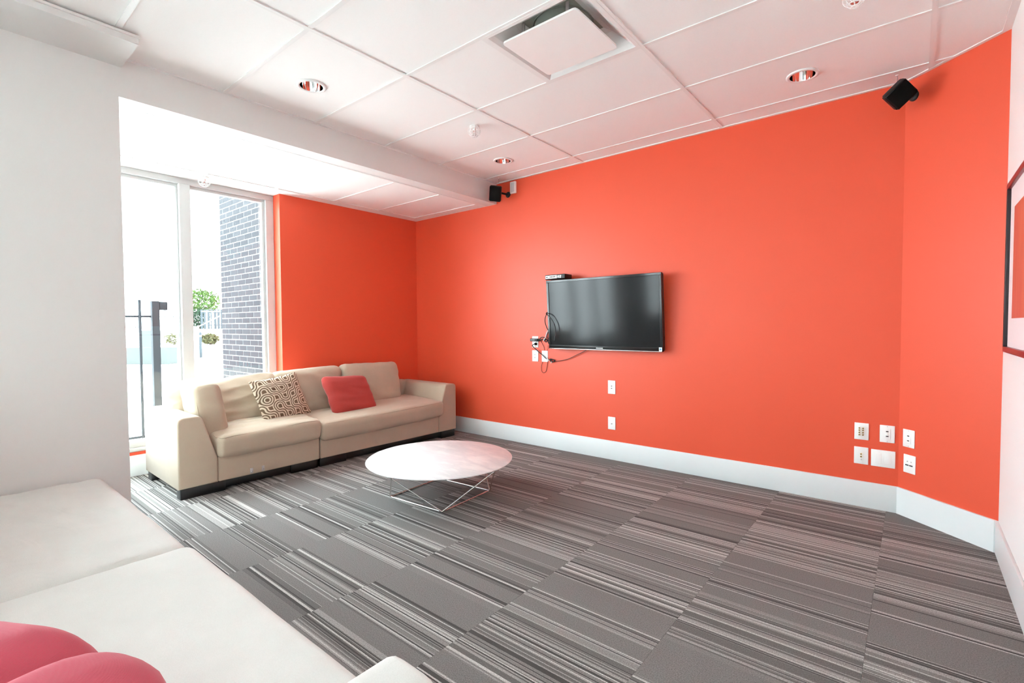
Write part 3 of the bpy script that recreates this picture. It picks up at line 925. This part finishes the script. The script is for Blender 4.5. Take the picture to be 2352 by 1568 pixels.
rp_ = pillow_obj('throw_pillow', 'plain red pillow leaning on the sofa back cushions', 'red_cloth', 0.455, 0.365, 0.12, (-4.195, 2.640, 0.548), math.radians(30), math.radians(-4), math.radians(2), 5, 0.007, rf)
V, F = cushion(0.220, 0.180, 0.040, 0.034, 0.030, 0.011, 8, (0.9, 2.6, 1), None, 30, 28)
V = [Vector((p.x - 0.10 * p.y, p.y, p.z)) for p in V]
rp_.data.clear_geometry(); rp_.data.from_pydata([tuple(p) for p in V], [], F)
rp_.data.polygons.foreach_set('use_smooth', [True] * len(F)); rp_.data.update()

# ------------------------------------------------------------------ coffee table
TX, TY, TZ = -2.598, 2.352, 0.268
tb = empty('coffee_table', (TX, TY, 0))
tag(tb, 'low round white marble coffee table on a chrome wire base', 'table')
link_mesh('tabletop', MB().lathe([(0, TZ - 0.012), (0.488, TZ - 0.012), (0.511, TZ - 0.007), (0.514, TZ - 0.003), (0.511, TZ), (0, TZ)], (TX, TY, 0), 96), 'marble', tb)
Bp = [Vector((TX + 0.352 * math.cos(math.radians(-131 + 90 * k)), TY + 0.352 * math.sin(math.radians(-131 + 90 * k)), 0.006)) for k in range(4)]
Tp = [Vector((TX + 0.480 * math.cos(math.radians(-83 + 90 * k)), TY + 0.480 * math.sin(math.radians(-83 + 90 * k)), TZ - 0.018)) for k in range(4)]
RR = 0.0052
for k in range(4):
    link_mesh('floor_rod', MB().tube([Bp[k], Bp[(k + 1) % 4]], RR, 10), 'chrome', tb)
    tdir = (Tp[k] - Vector((TX, TY, Tp[k].z))).cross(Vector((0, 0, 1))).normalized() * 0.012
    link_mesh('leg_rod', MB().tube([Bp[k], Tp[k] - tdir], RR, 10), 'chrome', tb)
    link_mesh('leg_rod', MB().tube([Bp[(k + 1) % 4], Tp[k] + tdir], RR, 10), 'chrome', tb)
    c = Tp[k]
    link_mesh('mounting_tab', MB().lathe([(0, 0), (0.022, 0), (0.022, 0.006), (0, 0.006)], c + Vector((0, 0, 0.0005)), 16), 'chrome', tb)

# ------------------------------------------------------------------ near sofa
ns = empty('sectional_sofa', (-2.03, 0.17, 0))
tag(ns, 'linen sectional sofa in the foreground facing the television', 'sofa')
def W(name, mb, mat='linen_lit'): return link_mesh(name, mb, mat, ns)
W('seat_frame', MB().bbox(-3.385, -2.056, -0.26, 0.575, 0.075, 0.25, 0.012))
W('seat_frame', MB().bbox(-2.048, -0.882, -0.26, 0.575, 0.075, 0.25, 0.012))
W('back_frame', MB().bbox(-3.385, -2.056, -0.30, -0.17, 0.25, 0.585, 0.03, 3))
W('back_frame', MB().bbox(-2.048, -0.70, -0.30, -0.17, 0.25, 0.585, 0.03, 3))
for (x0, x1, y0, y1) in ((-3.37, -3.28, 0.48, 0.56), (-2.15, -2.07, 0.48, 0.56), (-2.03, -1.94, 0.48, 0.56), (-0.86, -0.65, 0.48, 0.56), (-3.37, -3.28, -0.25, -0.17), (-2.1, -2.0, -0.25, -0.17), (-0.74, -0.65, -0.25, -0.17)):
    W('foot', MB().bbox(x0, x1, y0, y1, 0.0, 0.075, 0.004), 'foot')
na = arc_poly([(-0.635, 0.075), (-0.635, 0.575), (-0.780, 0.575), (-0.880, 0.255), (-0.880, 0.075)], [0.01, 0.05, 0.035, 0, 0])
na_local = [(x + 2.03, z) for x, z in na]
arm_part('armrest', na_local, -0.30 - 0.17, 0.578 - 0.17, ns, 'linen_lit', 0.02)
def nsag(u, v, w): return -0.010 * (1 - u * u) * (1 - v * v) * (1 if w > 0 else 0)
def wsag(u, v, w): return (0.006 * mnoise.noise(Vector((u * 1.6 + v * 1.2 + 2, v * 6 - u * 3, 1))) if w > 0.4 else 0)
cush_part('seat_cushion', ns, 'linen_lit', (1.318, 0.80, 0.155), 0.045, (-2.722 + 2.03, 0.222 - 0.17, 0.326), (0, 0, 0), 0.012, 0.002, 11, (1, 4, 1), wsag, 40, 30)
cush_part('seat_cushion', ns, 'linen_lit', (1.158, 0.80, 0.165), 0.045, (-1.466 + 2.03, 0.228 - 0.17, 0.333), (0, 0, 0), 0.010, 0.0015, 12, (1, 3, 1), nsag, 40, 30)
for i, (xc, wd) in enumerate(((-3.05, 0.64), (-2.39, 0.64))):
    cush_part('back_cushion', ns, 'linen_lit', (wd, 0.42, 0.15), 0.05, (xc + 2.03, -0.10 - 0.17 + 0.01, 0.60), (Matrix.Rotation(math.radians(180), 3, 'Z') @ Matrix.Rotation(math.radians(90 - 12), 3, 'X')).to_euler(), 0.03, 0.005, 20 + i, (2, 3, 1))

# rose pillow on the near sofa
def rose(u, v, w):
    k = max(0, 1 - u * u) ** 0.5
    return (-0.065 * math.exp(-((u * 0.95 - v * 0.30 + 0.02) / 0.16) ** 2) + 0.02 * k) if w > -0.2 else 0
V, F = cushion(0.255, 0.225, 0.085, 0.080, 0.035, 0.007, 9, (1.5, 1.5, 1), rose, 40, 36)
rpil = link_mesh('throw_pillow', MB().add(V, F, True), 'pink_cloth')
rpil.matrix_basis = Matrix.Translation((-1.165, -0.012, 0.500)) @ (Matrix.Rotation(math.radians(22), 4, 'Z') @ Matrix.Rotation(math.radians(8), 4, 'X'))
WM[rpil] = rpil.matrix_basis.copy()
tag(rpil, 'rose red pillow lying on the foreground sofa', 'pillow')

# ------------------------------------------------------------------ television
tilt = math.radians(4.2)
tvR = Matrix.Rotation(tilt, 4, 'X')
tv = empty('television', (-2.135, 3.840, 1.306), rot=tvR)
tag(tv, 'flat black television tilted down on the red wall', 'television')
TW, TH = 0.565, 0.322
def T(name, mb, mat, root=tv): return link_mesh(name, mb, mat, root, world_coords=False)
T('casing', MB().bbox(-TW + 0.004, TW - 0.004, -0.002, 0.045, -TH + 0.004, TH - 0.004, 0.008), 'black_plastic')
bz, bzb = 0.022, 0.034
for a in ((-TW, TW, TH - bz, TH), (-TW, TW, -TH, -TH + bzb), (-TW, -TW + bz, -TH + bzb, TH - bz), (TW - bz, TW, -TH + bzb, TH - bz)):
    T('bezel', MB().bbox(a[0], a[1], -0.014, 0.012, a[2], a[3], 0.0025), 'black_gloss')
T('screen', MB().box(-TW + bz - 0.002, TW - bz + 0.002, -0.0085, -0.003, -TH + bzb - 0.002, TH - bz + 0.002), 'screen')
T('bottom_trim', MB().bbox(-TW + 0.01, TW - 0.01, -0.0155, 0.006, -TH - 0.004, -TH + 0.004, 0.002), 'chrome')
lg = MB()
x = -0.052
for k, wl in enumerate((0.006, 0.008, 0.007, 0.003, 0.008, 0.008, 0.003, 0.008)):
    lg.box(x, x + wl, -0.0155, -0.0138, -TH + 0.012, -TH + 0.020); x += wl + 0.0022
T('brand_mark', lg, 'white_plastic')
stk = T('energy_sticker', MB().box(TW - 0.034, TW - 0.008, -0.0150, -0.0138, -TH + 0.004, -TH + 0.036), 'white_plastic')
T('sticker_print', MB().box(TW - 0.029, TW - 0.013, -0.0155, -0.0149, -TH + 0.012, -TH + 0.027), simple('sticker_blue', (0.12, 0.35, 0.55), 0.4, vary=(60, 0.05)), stk)
T('wall_bracket', MB().box(-0.20, 0.20, 0.045, 0.074, -0.16, 0.10), 'black_plastic')

sb = empty('set_top_box', (-2.578, 3.832, 1.633))
tag(sb, 'small black set-top box lying on the top of the television', 'media box')
link_mesh('casing', MB().bbox(-2.690, -2.466, 3.772, 3.892, 1.633, 1.676, 0.006), 'black_plastic', sb)
link_mesh('front_label', MB().box(-2.682, -2.645, 3.7708, 3.7725, 1.640, 1.668).box(-2.640, -2.555, 3.7708, 3.7725, 1.640, 1.668), 'white_plastic', sb)
fp = MB()
for k, (xa, xb_) in enumerate(((-2.676, -2.664), (-2.662, -2.655), (-2.635, -2.622), (-2.618, -2.604), (-2.600, -2.588), (-2.584, -2.571))):
    fp.box(xa, xb_, 3.7700, 3.7709, 1.649, 1.660)
link_mesh('front_print', fp, 'dark_hole', sb)
link_mesh('front_socket', MB().box(-2.545, -2.535, 3.7712, 3.7722, 1.645, 1.665).box(-2.525, -2.510, 3.7712, 3.7722, 1.655, 1.664).box(-2.525, -2.512, 3.7712, 3.7722, 1.642, 1.649), 'steel', sb)

# ------------------------------------------------------------------ cables beside the television
def cable(name, label, mat, r, runs, loc, extra=None):
    e_ = empty(name, loc)
    tag(e_, label, 'cable')
    for nm, pts, rr, mt in runs:
        link_mesh(nm, MB().tube(spline(pts, 6), rr, 6), mt, e_)
    return e_
cable('television_cable', 'black cable looping down the left edge of the television', 'black_plastic', 0.004, [
    ('loop', [(-2.742, 3.885, 1.331), (-2.775, 3.893, 1.276), (-2.777, 3.897, 1.227), (-2.754, 3.900, 1.169), (-2.739, 3.900, 1.149), (-2.757, 3.900, 1.115), (-2.760, 3.902, 1.086), (-2.734, 3.900, 1.072)], 0.0042, 'black_plastic'),
    ('loop', [(-2.742, 3.885, 1.331), (-2.700, 3.805, 1.315), (-2.655, 3.795, 1.287), (-2.625, 3.800, 1.249), (-2.601, 3.805, 1.202), (-2.598, 3.812, 1.146), (-2.602, 3.818, 1.110), (-2.62, 3.822, 1.06)], 0.0042, 'black_plastic'),
    ('coil', [(-2.851, 3.900, 1.065), (-2.833, 3.905, 1.085), (-2.803, 3.905, 1.088), (-2.773, 3.903, 1.071), (-2.755, 3.900, 1.057), (-2.773, 3.905, 1.042), (-2.793, 3.908, 1.056), (-2.782, 3.910, 1.073), (-2.755, 3.905, 1.061), (-2.737, 3.900, 1.028), (-2.715, 3.895, 1.008)], 0.0046, 'black_plastic'),
    ('coil', [(-2.848, 3.908, 1.058), (-2.822, 3.910, 1.068), (-2.795, 3.912, 1.060), (-2.770, 3.913, 1.066), (-2.735, 3.905, 1.060), (-2.71, 3.90, 1.07)], 0.0042, 'black_plastic'),
    ('white_lead', [(-2.752, 3.91, 1.160), (-2.770, 3.912, 1.128), (-2.781, 3.912, 1.098), (-2.787, 3.91, 1.070)], 0.0045, 'white_plastic'),
    ('tie', [(-2.800, 3.898, 1.052), (-2.787, 3.896, 1.074), (-2.772, 3.896, 1.085)], 0.0045, 'white_plastic')], (-2.76, 3.90, 1.01))
cable('thin_cord', 'thin brown cord hanging in a loop behind the wall plates', 'cord_brown', 0.002, [
    ('cord', [(-2.852, 3.920, 1.062), (-2.832, 3.922, 1.025), (-2.811, 3.922, 0.991), (-2.806, 3.923, 0.957)], 0.0022, 'cord_brown'),
    ('cord', [(-2.760, 3.918, 1.010), (-2.761, 3.920, 0.978), (-2.776, 3.923, 0.957)], 0.0018, 'cord_brown'),
    ('cord', [(-2.829, 3.923, 0.846), (-2.843, 3.922, 0.797), (-2.837, 3.922, 0.750), (-2.813, 3.922, 0.739), (-2.786, 3.922, 0.756), (-2.774, 3.922, 0.806), (-2.770, 3.923, 0.846)], 0.0022, 'cord_brown')], (-2.81, 3.92, 0.739))
pc = cable('outlet_lead', 'dark power cord running from the outlet under the television', 'black_plastic', 0.004, [
    ('cord', [(-2.906, 3.905, 1.020), (-2.930, 3.898, 1.012), (-2.934, 3.898, 1.000), (-2.912, 3.902, 0.980), (-2.862, 3.906, 0.941), (-2.813, 3.904, 0.911), (-2.785, 3.902, 0.890), (-2.760, 3.904, 0.876), (-2.742, 3.908, 0.868)], 0.0042, 'black_plastic'),
    ('coil', [(-2.742, 3.908, 0.868), (-2.712, 3.905, 0.879), (-2.676, 3.907, 0.864), (-2.703, 3.911, 0.848), (-2.735, 3.914, 0.862), (-2.700, 3.915, 0.874), (-2.668, 3.912, 0.860), (-2.700, 3.913, 0.852), (-2.728, 3.910, 0.870)], 0.0042, 'black_plastic'),
    ('cord', [(-2.680, 3.910, 0.860), (-2.607, 3.912, 0.866), (-2.523, 3.912, 0.886), (-2.440, 3.910, 0.921), (-2.359, 3.906, 0.956), (-2.300, 3.892, 0.985)], 0.0034, 'cord_brown'),
    ('tie', [(-2.758, 3.898, 0.884), (-2.742, 3.896, 0.868), (-2.735, 3.897, 0.858)], 0.0042, 'white_plastic'),
    ('tie', [(-2.712, 3.900, 0.838), (-2.706, 3.899, 0.852)], 0.0042, 'white_plastic')], (-2.70, 3.91, 0.84))
link_mesh('plug', MB().lathe([(0, 0), (0.013, 0), (0.014, 0.012), (0.008, 0.026), (0, 0.026)], (-2.906, 3.9225, 1.020), 14, (0, -1, 0)), 'black_plastic', pc)
ad = empty('power_adapter', (-2.905, 3.905, 1.06))
tag(ad, 'black power adapter plugged into the upper outlet', 'adapter')
link_mesh('body', MB().bbox(-2.962, -2.872, 3.893, 3.9215, 1.046, 1.074, 0.004), 'black_plastic', ad)
link_mesh('cord_relief', MB().lathe([(0.011, 0), (0.009, 0.014), (0.005, 0.026)], (-2.873, 3.907, 1.060), 12, (1, 0, 0)), 'black_plastic', ad)
link_mesh('rating_label', MB().box(-2.955, -2.905, 3.8922, 3.8935, 1.053, 1.067), simple('grey_label', (0.12, 0.12, 0.12), 0.5, vary=(60, 0.1)), ad)

# ------------------------------------------------------------------ wall plates
def plate(label, x0, x1, z0, z1, marks, along=Vector((1, 0, 0)), origin=Vector((0, YT, 0)), normal=Vector((0, -1, 0)), name='wall_plate', cat='wall plate', group=None):
    """marks: list of (kind, u, v, su, sv) with u, v measured from the plate's middle"""
    xm, zm = (x0 + x1) / 2, (z0 + z1) / 2
    rot = Matrix(((along.x, -normal.x, 0, 0), (along.y, -normal.y, 0, 0), (0, 0, 1, 0), (0, 0, 0, 1)))
    r = empty(name, origin + along * xm + Vector((0, 0, zm)), rot=rot)
    tag(r, label, cat, group)
    w, h = (x1 - x0) / 2, (z1 - z0) / 2
    def Pm(nm, mb, mat): return link_mesh(nm, mb, mat, r, world_coords=False)
    Pm('cover', MB().bbox(-w, w, -0.0055, -0.0002, -h, h, 0.002), 'white_plastic')
    for kind, u, v, su, sv in marks:
        if kind == 'insert': Pm('insert', MB().bbox(u - su, u + su, -0.0078, -0.005, v - sv, v + sv, 0.001), 'white_plastic')
        elif kind == 'slot': Pm('slot', MB().bbox(u - su, u + su, -0.0084, -0.005, v - sv, v + sv, 0.0005), 'dark_hole')
        elif kind == 'screw': Pm('screw', MB().lathe([(su, 0), (su, 0.0010), (0, 0.0014)], (u, -0.0055, v), 10, (0, -1, 0)), 'steel')
        elif kind == 'jack': Pm('jack', MB().lathe([(su, 0), (su, 0.007), (su * .6, 0.007), (su * .6, 0.002), (0, 0.002)], (u, -0.0055, v), 14, (0, -1, 0)), 'steel')
        elif kind == 'gold':
            k = Pm('jack', MB().lathe([(su, 0), (su, 0.010), (su * .55, 0.0102), (su * .5, 0.004), (0, 0.004)], (u, -0.0055, v), 14, (0, -1, 0)), 'gold')
            link_mesh('jack_core', MB().lathe([(su * .62, 0.0), (su * .62, 0.0105), (0, 0.0108)], (u, -0.0055, v), 12, (0, -1, 0)), 'dark_hole', k, world_coords=False)
    return r
duplex = [('insert', 0, 0, 0.0165, 0.033), ('slot', 0.0, 0.016, 0.0065, 0.0032), ('slot', 0.0, -0.014, 0.0065, 0.0028), ('screw', 0, 0.048, 0.0025, 0), ('screw', 0, -0.048, 0.0025, 0)]
plate('upper white outlet left of the television with the adapter in it', -2.957, -2.881, 0.984, 1.096, [('insert', 0, 0, 0.0165, 0.033), ('slot', 0, -0.040 + 0.02, 0.006, 0.003), ('screw', 0, 0.048, 0.0025, 0)])
plate('white plate with two jacks below the adapter outlet', -2.957, -2.882, 0.845, 0.956, [('jack', -0.003, 0.012, 0.0045, 0), ('jack', -0.003, -0.016, 0.0055, 0)])
plate('white plate under the lower left corner of the television', -2.839, -2.766, 0.846, 0.955, [('insert', 0.0, 0.008, 0.0165, 0.034), ('slot', -0.006, 0.024, 0.0012, 0.004), ('slot', 0.006, 0.024, 0.0012, 0.004), ('screw', 0, 0.008, 0.0025, 0)])
plate('upper white plate with two ports on the wall right of the sofa', -2.109, -2.036, 0.590, 0.710, [('slot', 0.0, 0.010, 0.0055, 0.003), ('slot', 0.0, -0.010, 0.0055, 0.003)])
plate('lower white plate with a single jack just above the baseboard', -2.108, -2.035, 0.271, 0.384, [('jack', 0.0, -0.004, 0.0045, 0)])
plate('white audio plate with eight gold terminals near the corner', -0.291, -0.214, 0.443, 0.553, [('gold', u, v, 0.0048, 0) for u in (-0.0115, 0.0085) for v in (0.022, 0.008, -0.007, -0.022)])
plate('white plate with three stacked jacks under the eight terminals', -0.291, -0.214, 0.282, 0.394, [('gold', 0.0, 0.011, 0.0052, 0), ('gold', 0.0, -0.006, 0.0052, 0), ('jack', 0.002, -0.024, 0.0052, 0)])
plate('white outlet beside the eight terminal plate near the corner', -0.157, -0.080, 0.443, 0.553, duplex)
plate('wide double white switch plate low near the corner', -0.200, -0.075, 0.281, 0.390, [('insert', -0.024, 0, 0.0165, 0.033), ('insert', 0.024, 0, 0.0165, 0.033), ('screw', -0.024, 0.018, 0.0028, 0), ('screw', -0.024, -0.018, 0.0028, 0), ('screw', 0.024, 0.018, 0.0028, 0), ('screw', 0.024, -0.018, 0.0028, 0)])
plate('upper white outlet on the angled wall', 0.031, 0.105, 0.437, 0.547, duplex, e, Vector((XC, YT, 0)), -DN)
plate('lower white plate with four ports on the angled wall', 0.038, 0.114, 0.278, 0.391, [('screw', -0.012, 0.015, 0.004, 0), ('screw', 0.012, 0.015, 0.004, 0), ('slot', -0.014, -0.008, 0.0095, 0.003), ('slot', 0.012, -0.008, 0.0095, 0.003)], e, Vector((XC, YT, 0)), -DN)
sn = empty('wall_sensor', (-3.186, YT - 0.012, 2.612))
tag(sn, 'small white sensor box under the ceiling on the red wall', 'sensor')
link_mesh('body', MB().bbox(-3.221, -3.151, YT - 0.024, YT - 0.0003, 2.553, 2.672, 0.004), 'white_plastic', sn)
link_mesh('front_panel', MB().bbox(-3.208, -3.164, YT - 0.0265, YT - 0.0235, 2.566, 2.659, 0.002), simple('grey_white_panel', (0.70, 0.71, 0.72), 0.35, vary=(20, 0.02)), sn)

# ------------------------------------------------------------------ speakers
def speaker(label, c, aim, roll_, w, h, d, mount, mdir, hook):
    """cabinet tapering to the back, aimed along 'aim'; bracket to the wall point 'mount'"""
    aim = Vector(aim).normalized()
    x = aim.cross(Vector((0, 0, 1))).normalized(); z = x.cross(aim)
    R = Matrix((( x.x, aim.x, z.x, 0), (x.y, aim.y, z.y, 0), (x.z, aim.z, z.z, 0), (0, 0, 0, 1))) @ Matrix.Rotation(roll_, 4, 'Y')
    r = empty('speaker', c, rot=R)
    tag(r, label, 'speaker', 'wall speakers')
    bm = bmesh.new()
    fr = [bm.verts.new((sx * w / 2, d / 2, sz * h / 2)) for sx, sz in ((-1, -1), (1, -1), (1, 1), (-1, 1))]
    md_ = [bm.verts.new((sx * w / 2, 0.0, sz * h / 2)) for sx, sz in ((-1, -1), (1, -1), (1, 1), (-1, 1))]
    bk = [bm.verts.new((sx * w * 0.30, -d / 2, sz * h * 0.36)) for sx, sz in ((-1, -1), (1, -1), (1, 1), (-1, 1))]
    bm.faces.new(fr); bm.faces.new(bk[::-1])
    for A_, B_ in ((fr, md_), (md_, bk)):
        for k in range(4):
            bm.faces.new((A_[k], B_[k], B_[(k + 1) % 4], A_[(k + 1) % 4]))
    bmesh.ops.recalc_face_normals(bm, faces=bm.faces[:])
    bmesh.ops.bevel(bm, geom=bm.edges[:], offset=0.007, segments=2, affect='EDGES')
    link_mesh('cabinet', MB().bm(bm, True), 'black_plastic', r, world_coords=False)
    link_mesh('grille', MB().bbox(-w / 2 + 0.006, w / 2 - 0.006, d / 2 - 0.002, d / 2 + 0.006, -h / 2 + 0.006, h / 2 - 0.006, 0.004), simple('black_grille_cloth', (0.006, 0.006, 0.006), 0.9, spec=0.08, vary=(300, 0.3)), r, world_coords=False)
    m = Vector(mount); md = Vector(mdir).normalized()
    back = R.to_3x3() @ Vector((0, -d / 2 + 0.004, 0)) + Vector(c)
    link_mesh('bracket_arm', MB().tube(spline([back, back.lerp(m + md * 0.03, 0.5), m + md * 0.03, m + md * 0.004], 4), 0.010, 10), 'black_plastic', r)
    link_mesh('bracket_plate', MB().lathe([(0, 0.0004), (0.030, 0.0004), (0.030, 0.006), (0.022, 0.012), (0, 0.012)], m, 20, md), 'black_plastic', r)
    return r
speaker('black speaker in the corner beside the bulkhead and white sensor', (-3.290, 3.765, 2.545), (0.45, -0.75, -0.40), math.radians(-8), 0.118, 0.150, 0.115, (-3.262, YT - 0.001, 2.555), (0, -1, 0), None)
speaker('black speaker by the angled wall at the right corner', (-0.095, 3.730, 2.562), (0.42, -0.78, -0.46), math.radians(-40), 0.118, 0.128, 0.100, tuple(p0 + e * 0.055 - DN * 0.001 + Vector((0, 0, 2.585))), tuple(-DN), None)
def hook(label, x, y):
    h_ = empty('ceiling_hook', (x, y, H)); tag(h_, label, 'hook')
    link_mesh('plate', MB().lathe([(0, 0), (0.010, 0), (0.010, 0.003), (0, 0.004)], (x, y, H + 0.0058), 14, (0, 0, -1)), 'white_plastic', h_)
    link_mesh('wire', MB().tube([(x, y, H + 0.002), (x, y, H - 0.028), (x + 0.002, y - 0.01, H - 0.045)], 0.0018, 6), 'steel', h_)
hook('tiny ceiling hook above the speaker by the bulkhead', -3.270, 3.790)
hook('tiny ceiling hook above the speaker at the right corner', -0.100, 3.790)

# ------------------------------------------------------------------ recessed downlights
def downlight(label, cx, cy):
    r = empty('downlight', (cx, cy, H)); tag(r, label, 'light', 'recessed ceiling downlights')
    z = ZT
    link_mesh('trim_ring', MB().lathe([(CAN_R - 0.003, -0.006), (CAN_R + 0.002, -0.0095), (CAN_R + 0.013, -0.0085), (CAN_R + 0.017, -0.0062), (CAN_R + 0.017, -0.0002)], (cx, cy, z), 48), 'tbar', r)
    link_mesh('reflector', MB().lathe([(CAN_R - 0.0025, -0.006), (CAN_R - 0.004, 0.012), (CAN_R - 0.010, 0.055), (CAN_R - 0.022, 0.095), (0.028, 0.112), (0.0, 0.113)], (cx, cy, z), 48), 'mirror', r)
    link_mesh('lamp', MB().lathe([(0.018, 0.111), (0.020, 0.095), (0.024, 0.080), (0.018, 0.066), (0.0, 0.062)], (cx, cy, z), 24), 'lamp_glass', r)
    link_mesh('can', MB().lathe([(CAN_R + 0.0015, 0.016), (CAN_R + 0.0015, 0.13), (0, 0.13)], (cx, cy, z), 32), 'steel', r)
for lab, c in zip(['recessed downlight nearest the left soffit', 'recessed downlight near the right speaker', 'recessed downlight near the bulkhead corner speaker', 'recessed downlight over the rear left of the room', 'recessed downlight over the right of the room near the camera', 'recessed downlight over the rear right of the room'], CANS):
    downlight(lab, *c)

# ------------------------------------------------------------------ sprinklers with wire guards
def sprinkler(label, cx, cy, zc):
    r = empty('sprinkler', (cx, cy, zc)); tag(r, label, 'sprinkler', 'ceiling sprinklers')
    link_mesh('escutcheon', MB().lathe([(0, -0.0005), (0.036, -0.0005), (0.034, -0.006), (0.020, -0.011), (0, -0.012)], (cx, cy, zc), 28), 'white_plastic', r)
    link_mesh('body', MB().lathe([(0.011, -0.010), (0.011, -0.030), (0.006, -0.034), (0, -0.034)], (cx, cy, zc), 16), 'chrome', r)
    link_mesh('bulb', MB().lathe([(0, -0.034), (0.003, -0.036), (0.003, -0.052), (0, -0.054)], (cx, cy, zc), 10), 'red_cloth', r)
    fr = MB()
    for s in (-1, 1):
        fr.tube(spline([(cx + s * 0.010, cy, zc - 0.026), (cx + s * 0.017, cy, zc - 0.040), (cx + s * 0.006, cy, zc - 0.056), (cx, cy, zc - 0.058)], 4), 0.0022, 6)
    link_mesh('frame_arms', fr, 'chrome', r)
    link_mesh('deflector', MB().lathe([(0, -0.058), (0.016, -0.058), (0.017, -0.060), (0, -0.0605)], (cx, cy, zc), 20), 'chrome', r)
    gd = MB()
    R_ = 0.046
    for k in range(8):
        a = 2 * math.pi * k / 8
        c_, s_ = math.cos(a), math.sin(a)
        gd.tube(spline([(cx + c_ * 0.034, cy + s_ * 0.034, zc - 0.004), (cx + c_ * R_, cy + s_ * R_, zc - 0.030), (cx + c_ * 0.040, cy + s_ * 0.040, zc - 0.060), (cx + c_ * 0.014, cy + s_ * 0.014, zc - 0.080)], 3), 0.0016, 5)
    for rr, zz in ((0.0435, 0.022), (0.0445, 0.046), (0.014, 0.080), (0.030, 0.070)):
        gd.tube([(cx + rr * math.cos(2 * math.pi * k / 24), cy + rr * math.sin(2 * math.pi * k / 24), zc - zz) for k in range(24)], 0.0016, 5, closed=True)
    link_mesh('wire_guard', gd, 'white_plastic', r)
sprinkler('caged white sprinkler at the upper right of the ceiling', -0.226, 2.70, ZT)
sprinkler('caged white sprinkler between the downlights left of the television', -2.57, 2.70, ZT)
sprinkler('caged white sprinkler on the alcove ceiling over the window', -4.70, 1.60, ZB)

# ------------------------------------------------------------------ air diffuser
dx0, dx1, dy0, dy1 = DIFF
df = empty('air_diffuser', ((dx0 + dx1) / 2, (dy0 + dy1) / 2, H))
tag(df, 'square white ceiling air diffuser with a flat centre plate', 'air diffuser')
def ring_sq(prof, x0, x1, y0, y1):
    """square cove: prof = list of (inset, z)"""
    mb = MB(); V = []
    for s, z in prof:
        V += [(x0 + s, y0 + s, z), (x1 - s, y0 + s, z), (x1 - s, y1 - s, z), (x0 + s, y1 - s, z)]
    F = []
    for i in range(len(prof) - 1):
        for k in range(4):
            a, b = 4 * i + k, 4 * i + (k + 1) % 4
            F.append((a, b, b + 4, a + 4))
    return mb.add(V, F)
link_mesh('outer_flange', ring_sq([(0.004, H + 0.006), (0.004, H - 0.001), (0.024, H - 0.001)], dx0, dx1, dy0, dy1), 'tbar', df)
link_mesh('backpan', ring_sq([(0.024, H - 0.001), (0.045, H + 0.014), (0.070, H + 0.040), (0.115, H + 0.075), (0.150, H + 0.090)], dx0, dx1, dy0, dy1), 'tbar', df)
link_mesh('neck', MB().lathe([(0.158, 0.085), (0.158, 0.15), (0, 0.15)], ((dx0 + dx1) / 2, (dy0 + dy1) / 2, H), 40).add([(dx0 + 0.14, dy0 + 0.14, H + 0.092), (dx1 - 0.14, dy0 + 0.14, H + 0.092), (dx1 - 0.14, dy1 - 0.14, H + 0.092), (dx0 + 0.14, dy1 - 0.14, H + 0.092)], [(0, 1, 2, 3)]), 'duct', df)
link_mesh('inner_collar', MB().lathe([(0.150, 0.012), (0.150, 0.088)], ((dx0 + dx1) / 2, (dy0 + dy1) / 2, H), 40), 'duct', df)
bm = bmesh.new()
pq = arc_poly([(-1.690, 1.992), (-1.240, 1.992), (-1.240, 2.412), (-1.690, 2.412)], [0.022] * 4, 5)
mbp = MB().prism(pq, H - 0.014, H - 0.004)
link_mesh('centre_plate', mbp, 'white_plastic', df)
for sx in (-1.60, -1.33):
    for sy in (2.06, 2.34):
        link_mesh('hanger_clip', MB().box(sx - 0.008, sx + 0.008, sy - 0.003, sy + 0.003, H - 0.004, H + 0.089), 'steel', df)

# ------------------------------------------------------------------ framed picture on the right wall
py1, py0, pz0, pz1 = 3.345, 2.345, 1.065, 1.866
pic = empty('framed_picture', (X2, (py0 + py1) / 2, pz0))
tag(pic, 'dark red framed abstract picture with a pale mat on the white wall', 'picture')
fw_, ft = 0.026, 0.024
X3 = X2 - 0.0004
for a in ((py0, py1, pz1 - fw_, pz1), (py0, py1, pz0, pz0 + fw_)):
    link_mesh('frame_rail', MB().bbox(X3 - ft, X3, a[0], a[1], a[2], a[3], 0.002), 'frame_red', pic)
for a in ((py0, py0 + fw_), (py1 - fw_, py1)):
    link_mesh('frame_stile', MB().bbox(X3 - ft, X3, a[0], a[1], pz0 + fw_, pz1 - fw_, 0.002), 'frame_black', pic)
link_mesh('mat', MB().box(X3 - 0.010, X3 - 0.002, py0 + fw_, py1 - fw_, pz0 + fw_, pz1 - fw_), 'mat_board', pic)
link_mesh('print', MB().box(X3 - 0.0108, X3 - 0.0101, py0 + 0.14, py1 - 0.14, pz0 + 0.16, pz1 - 0.13), 'art', pic)
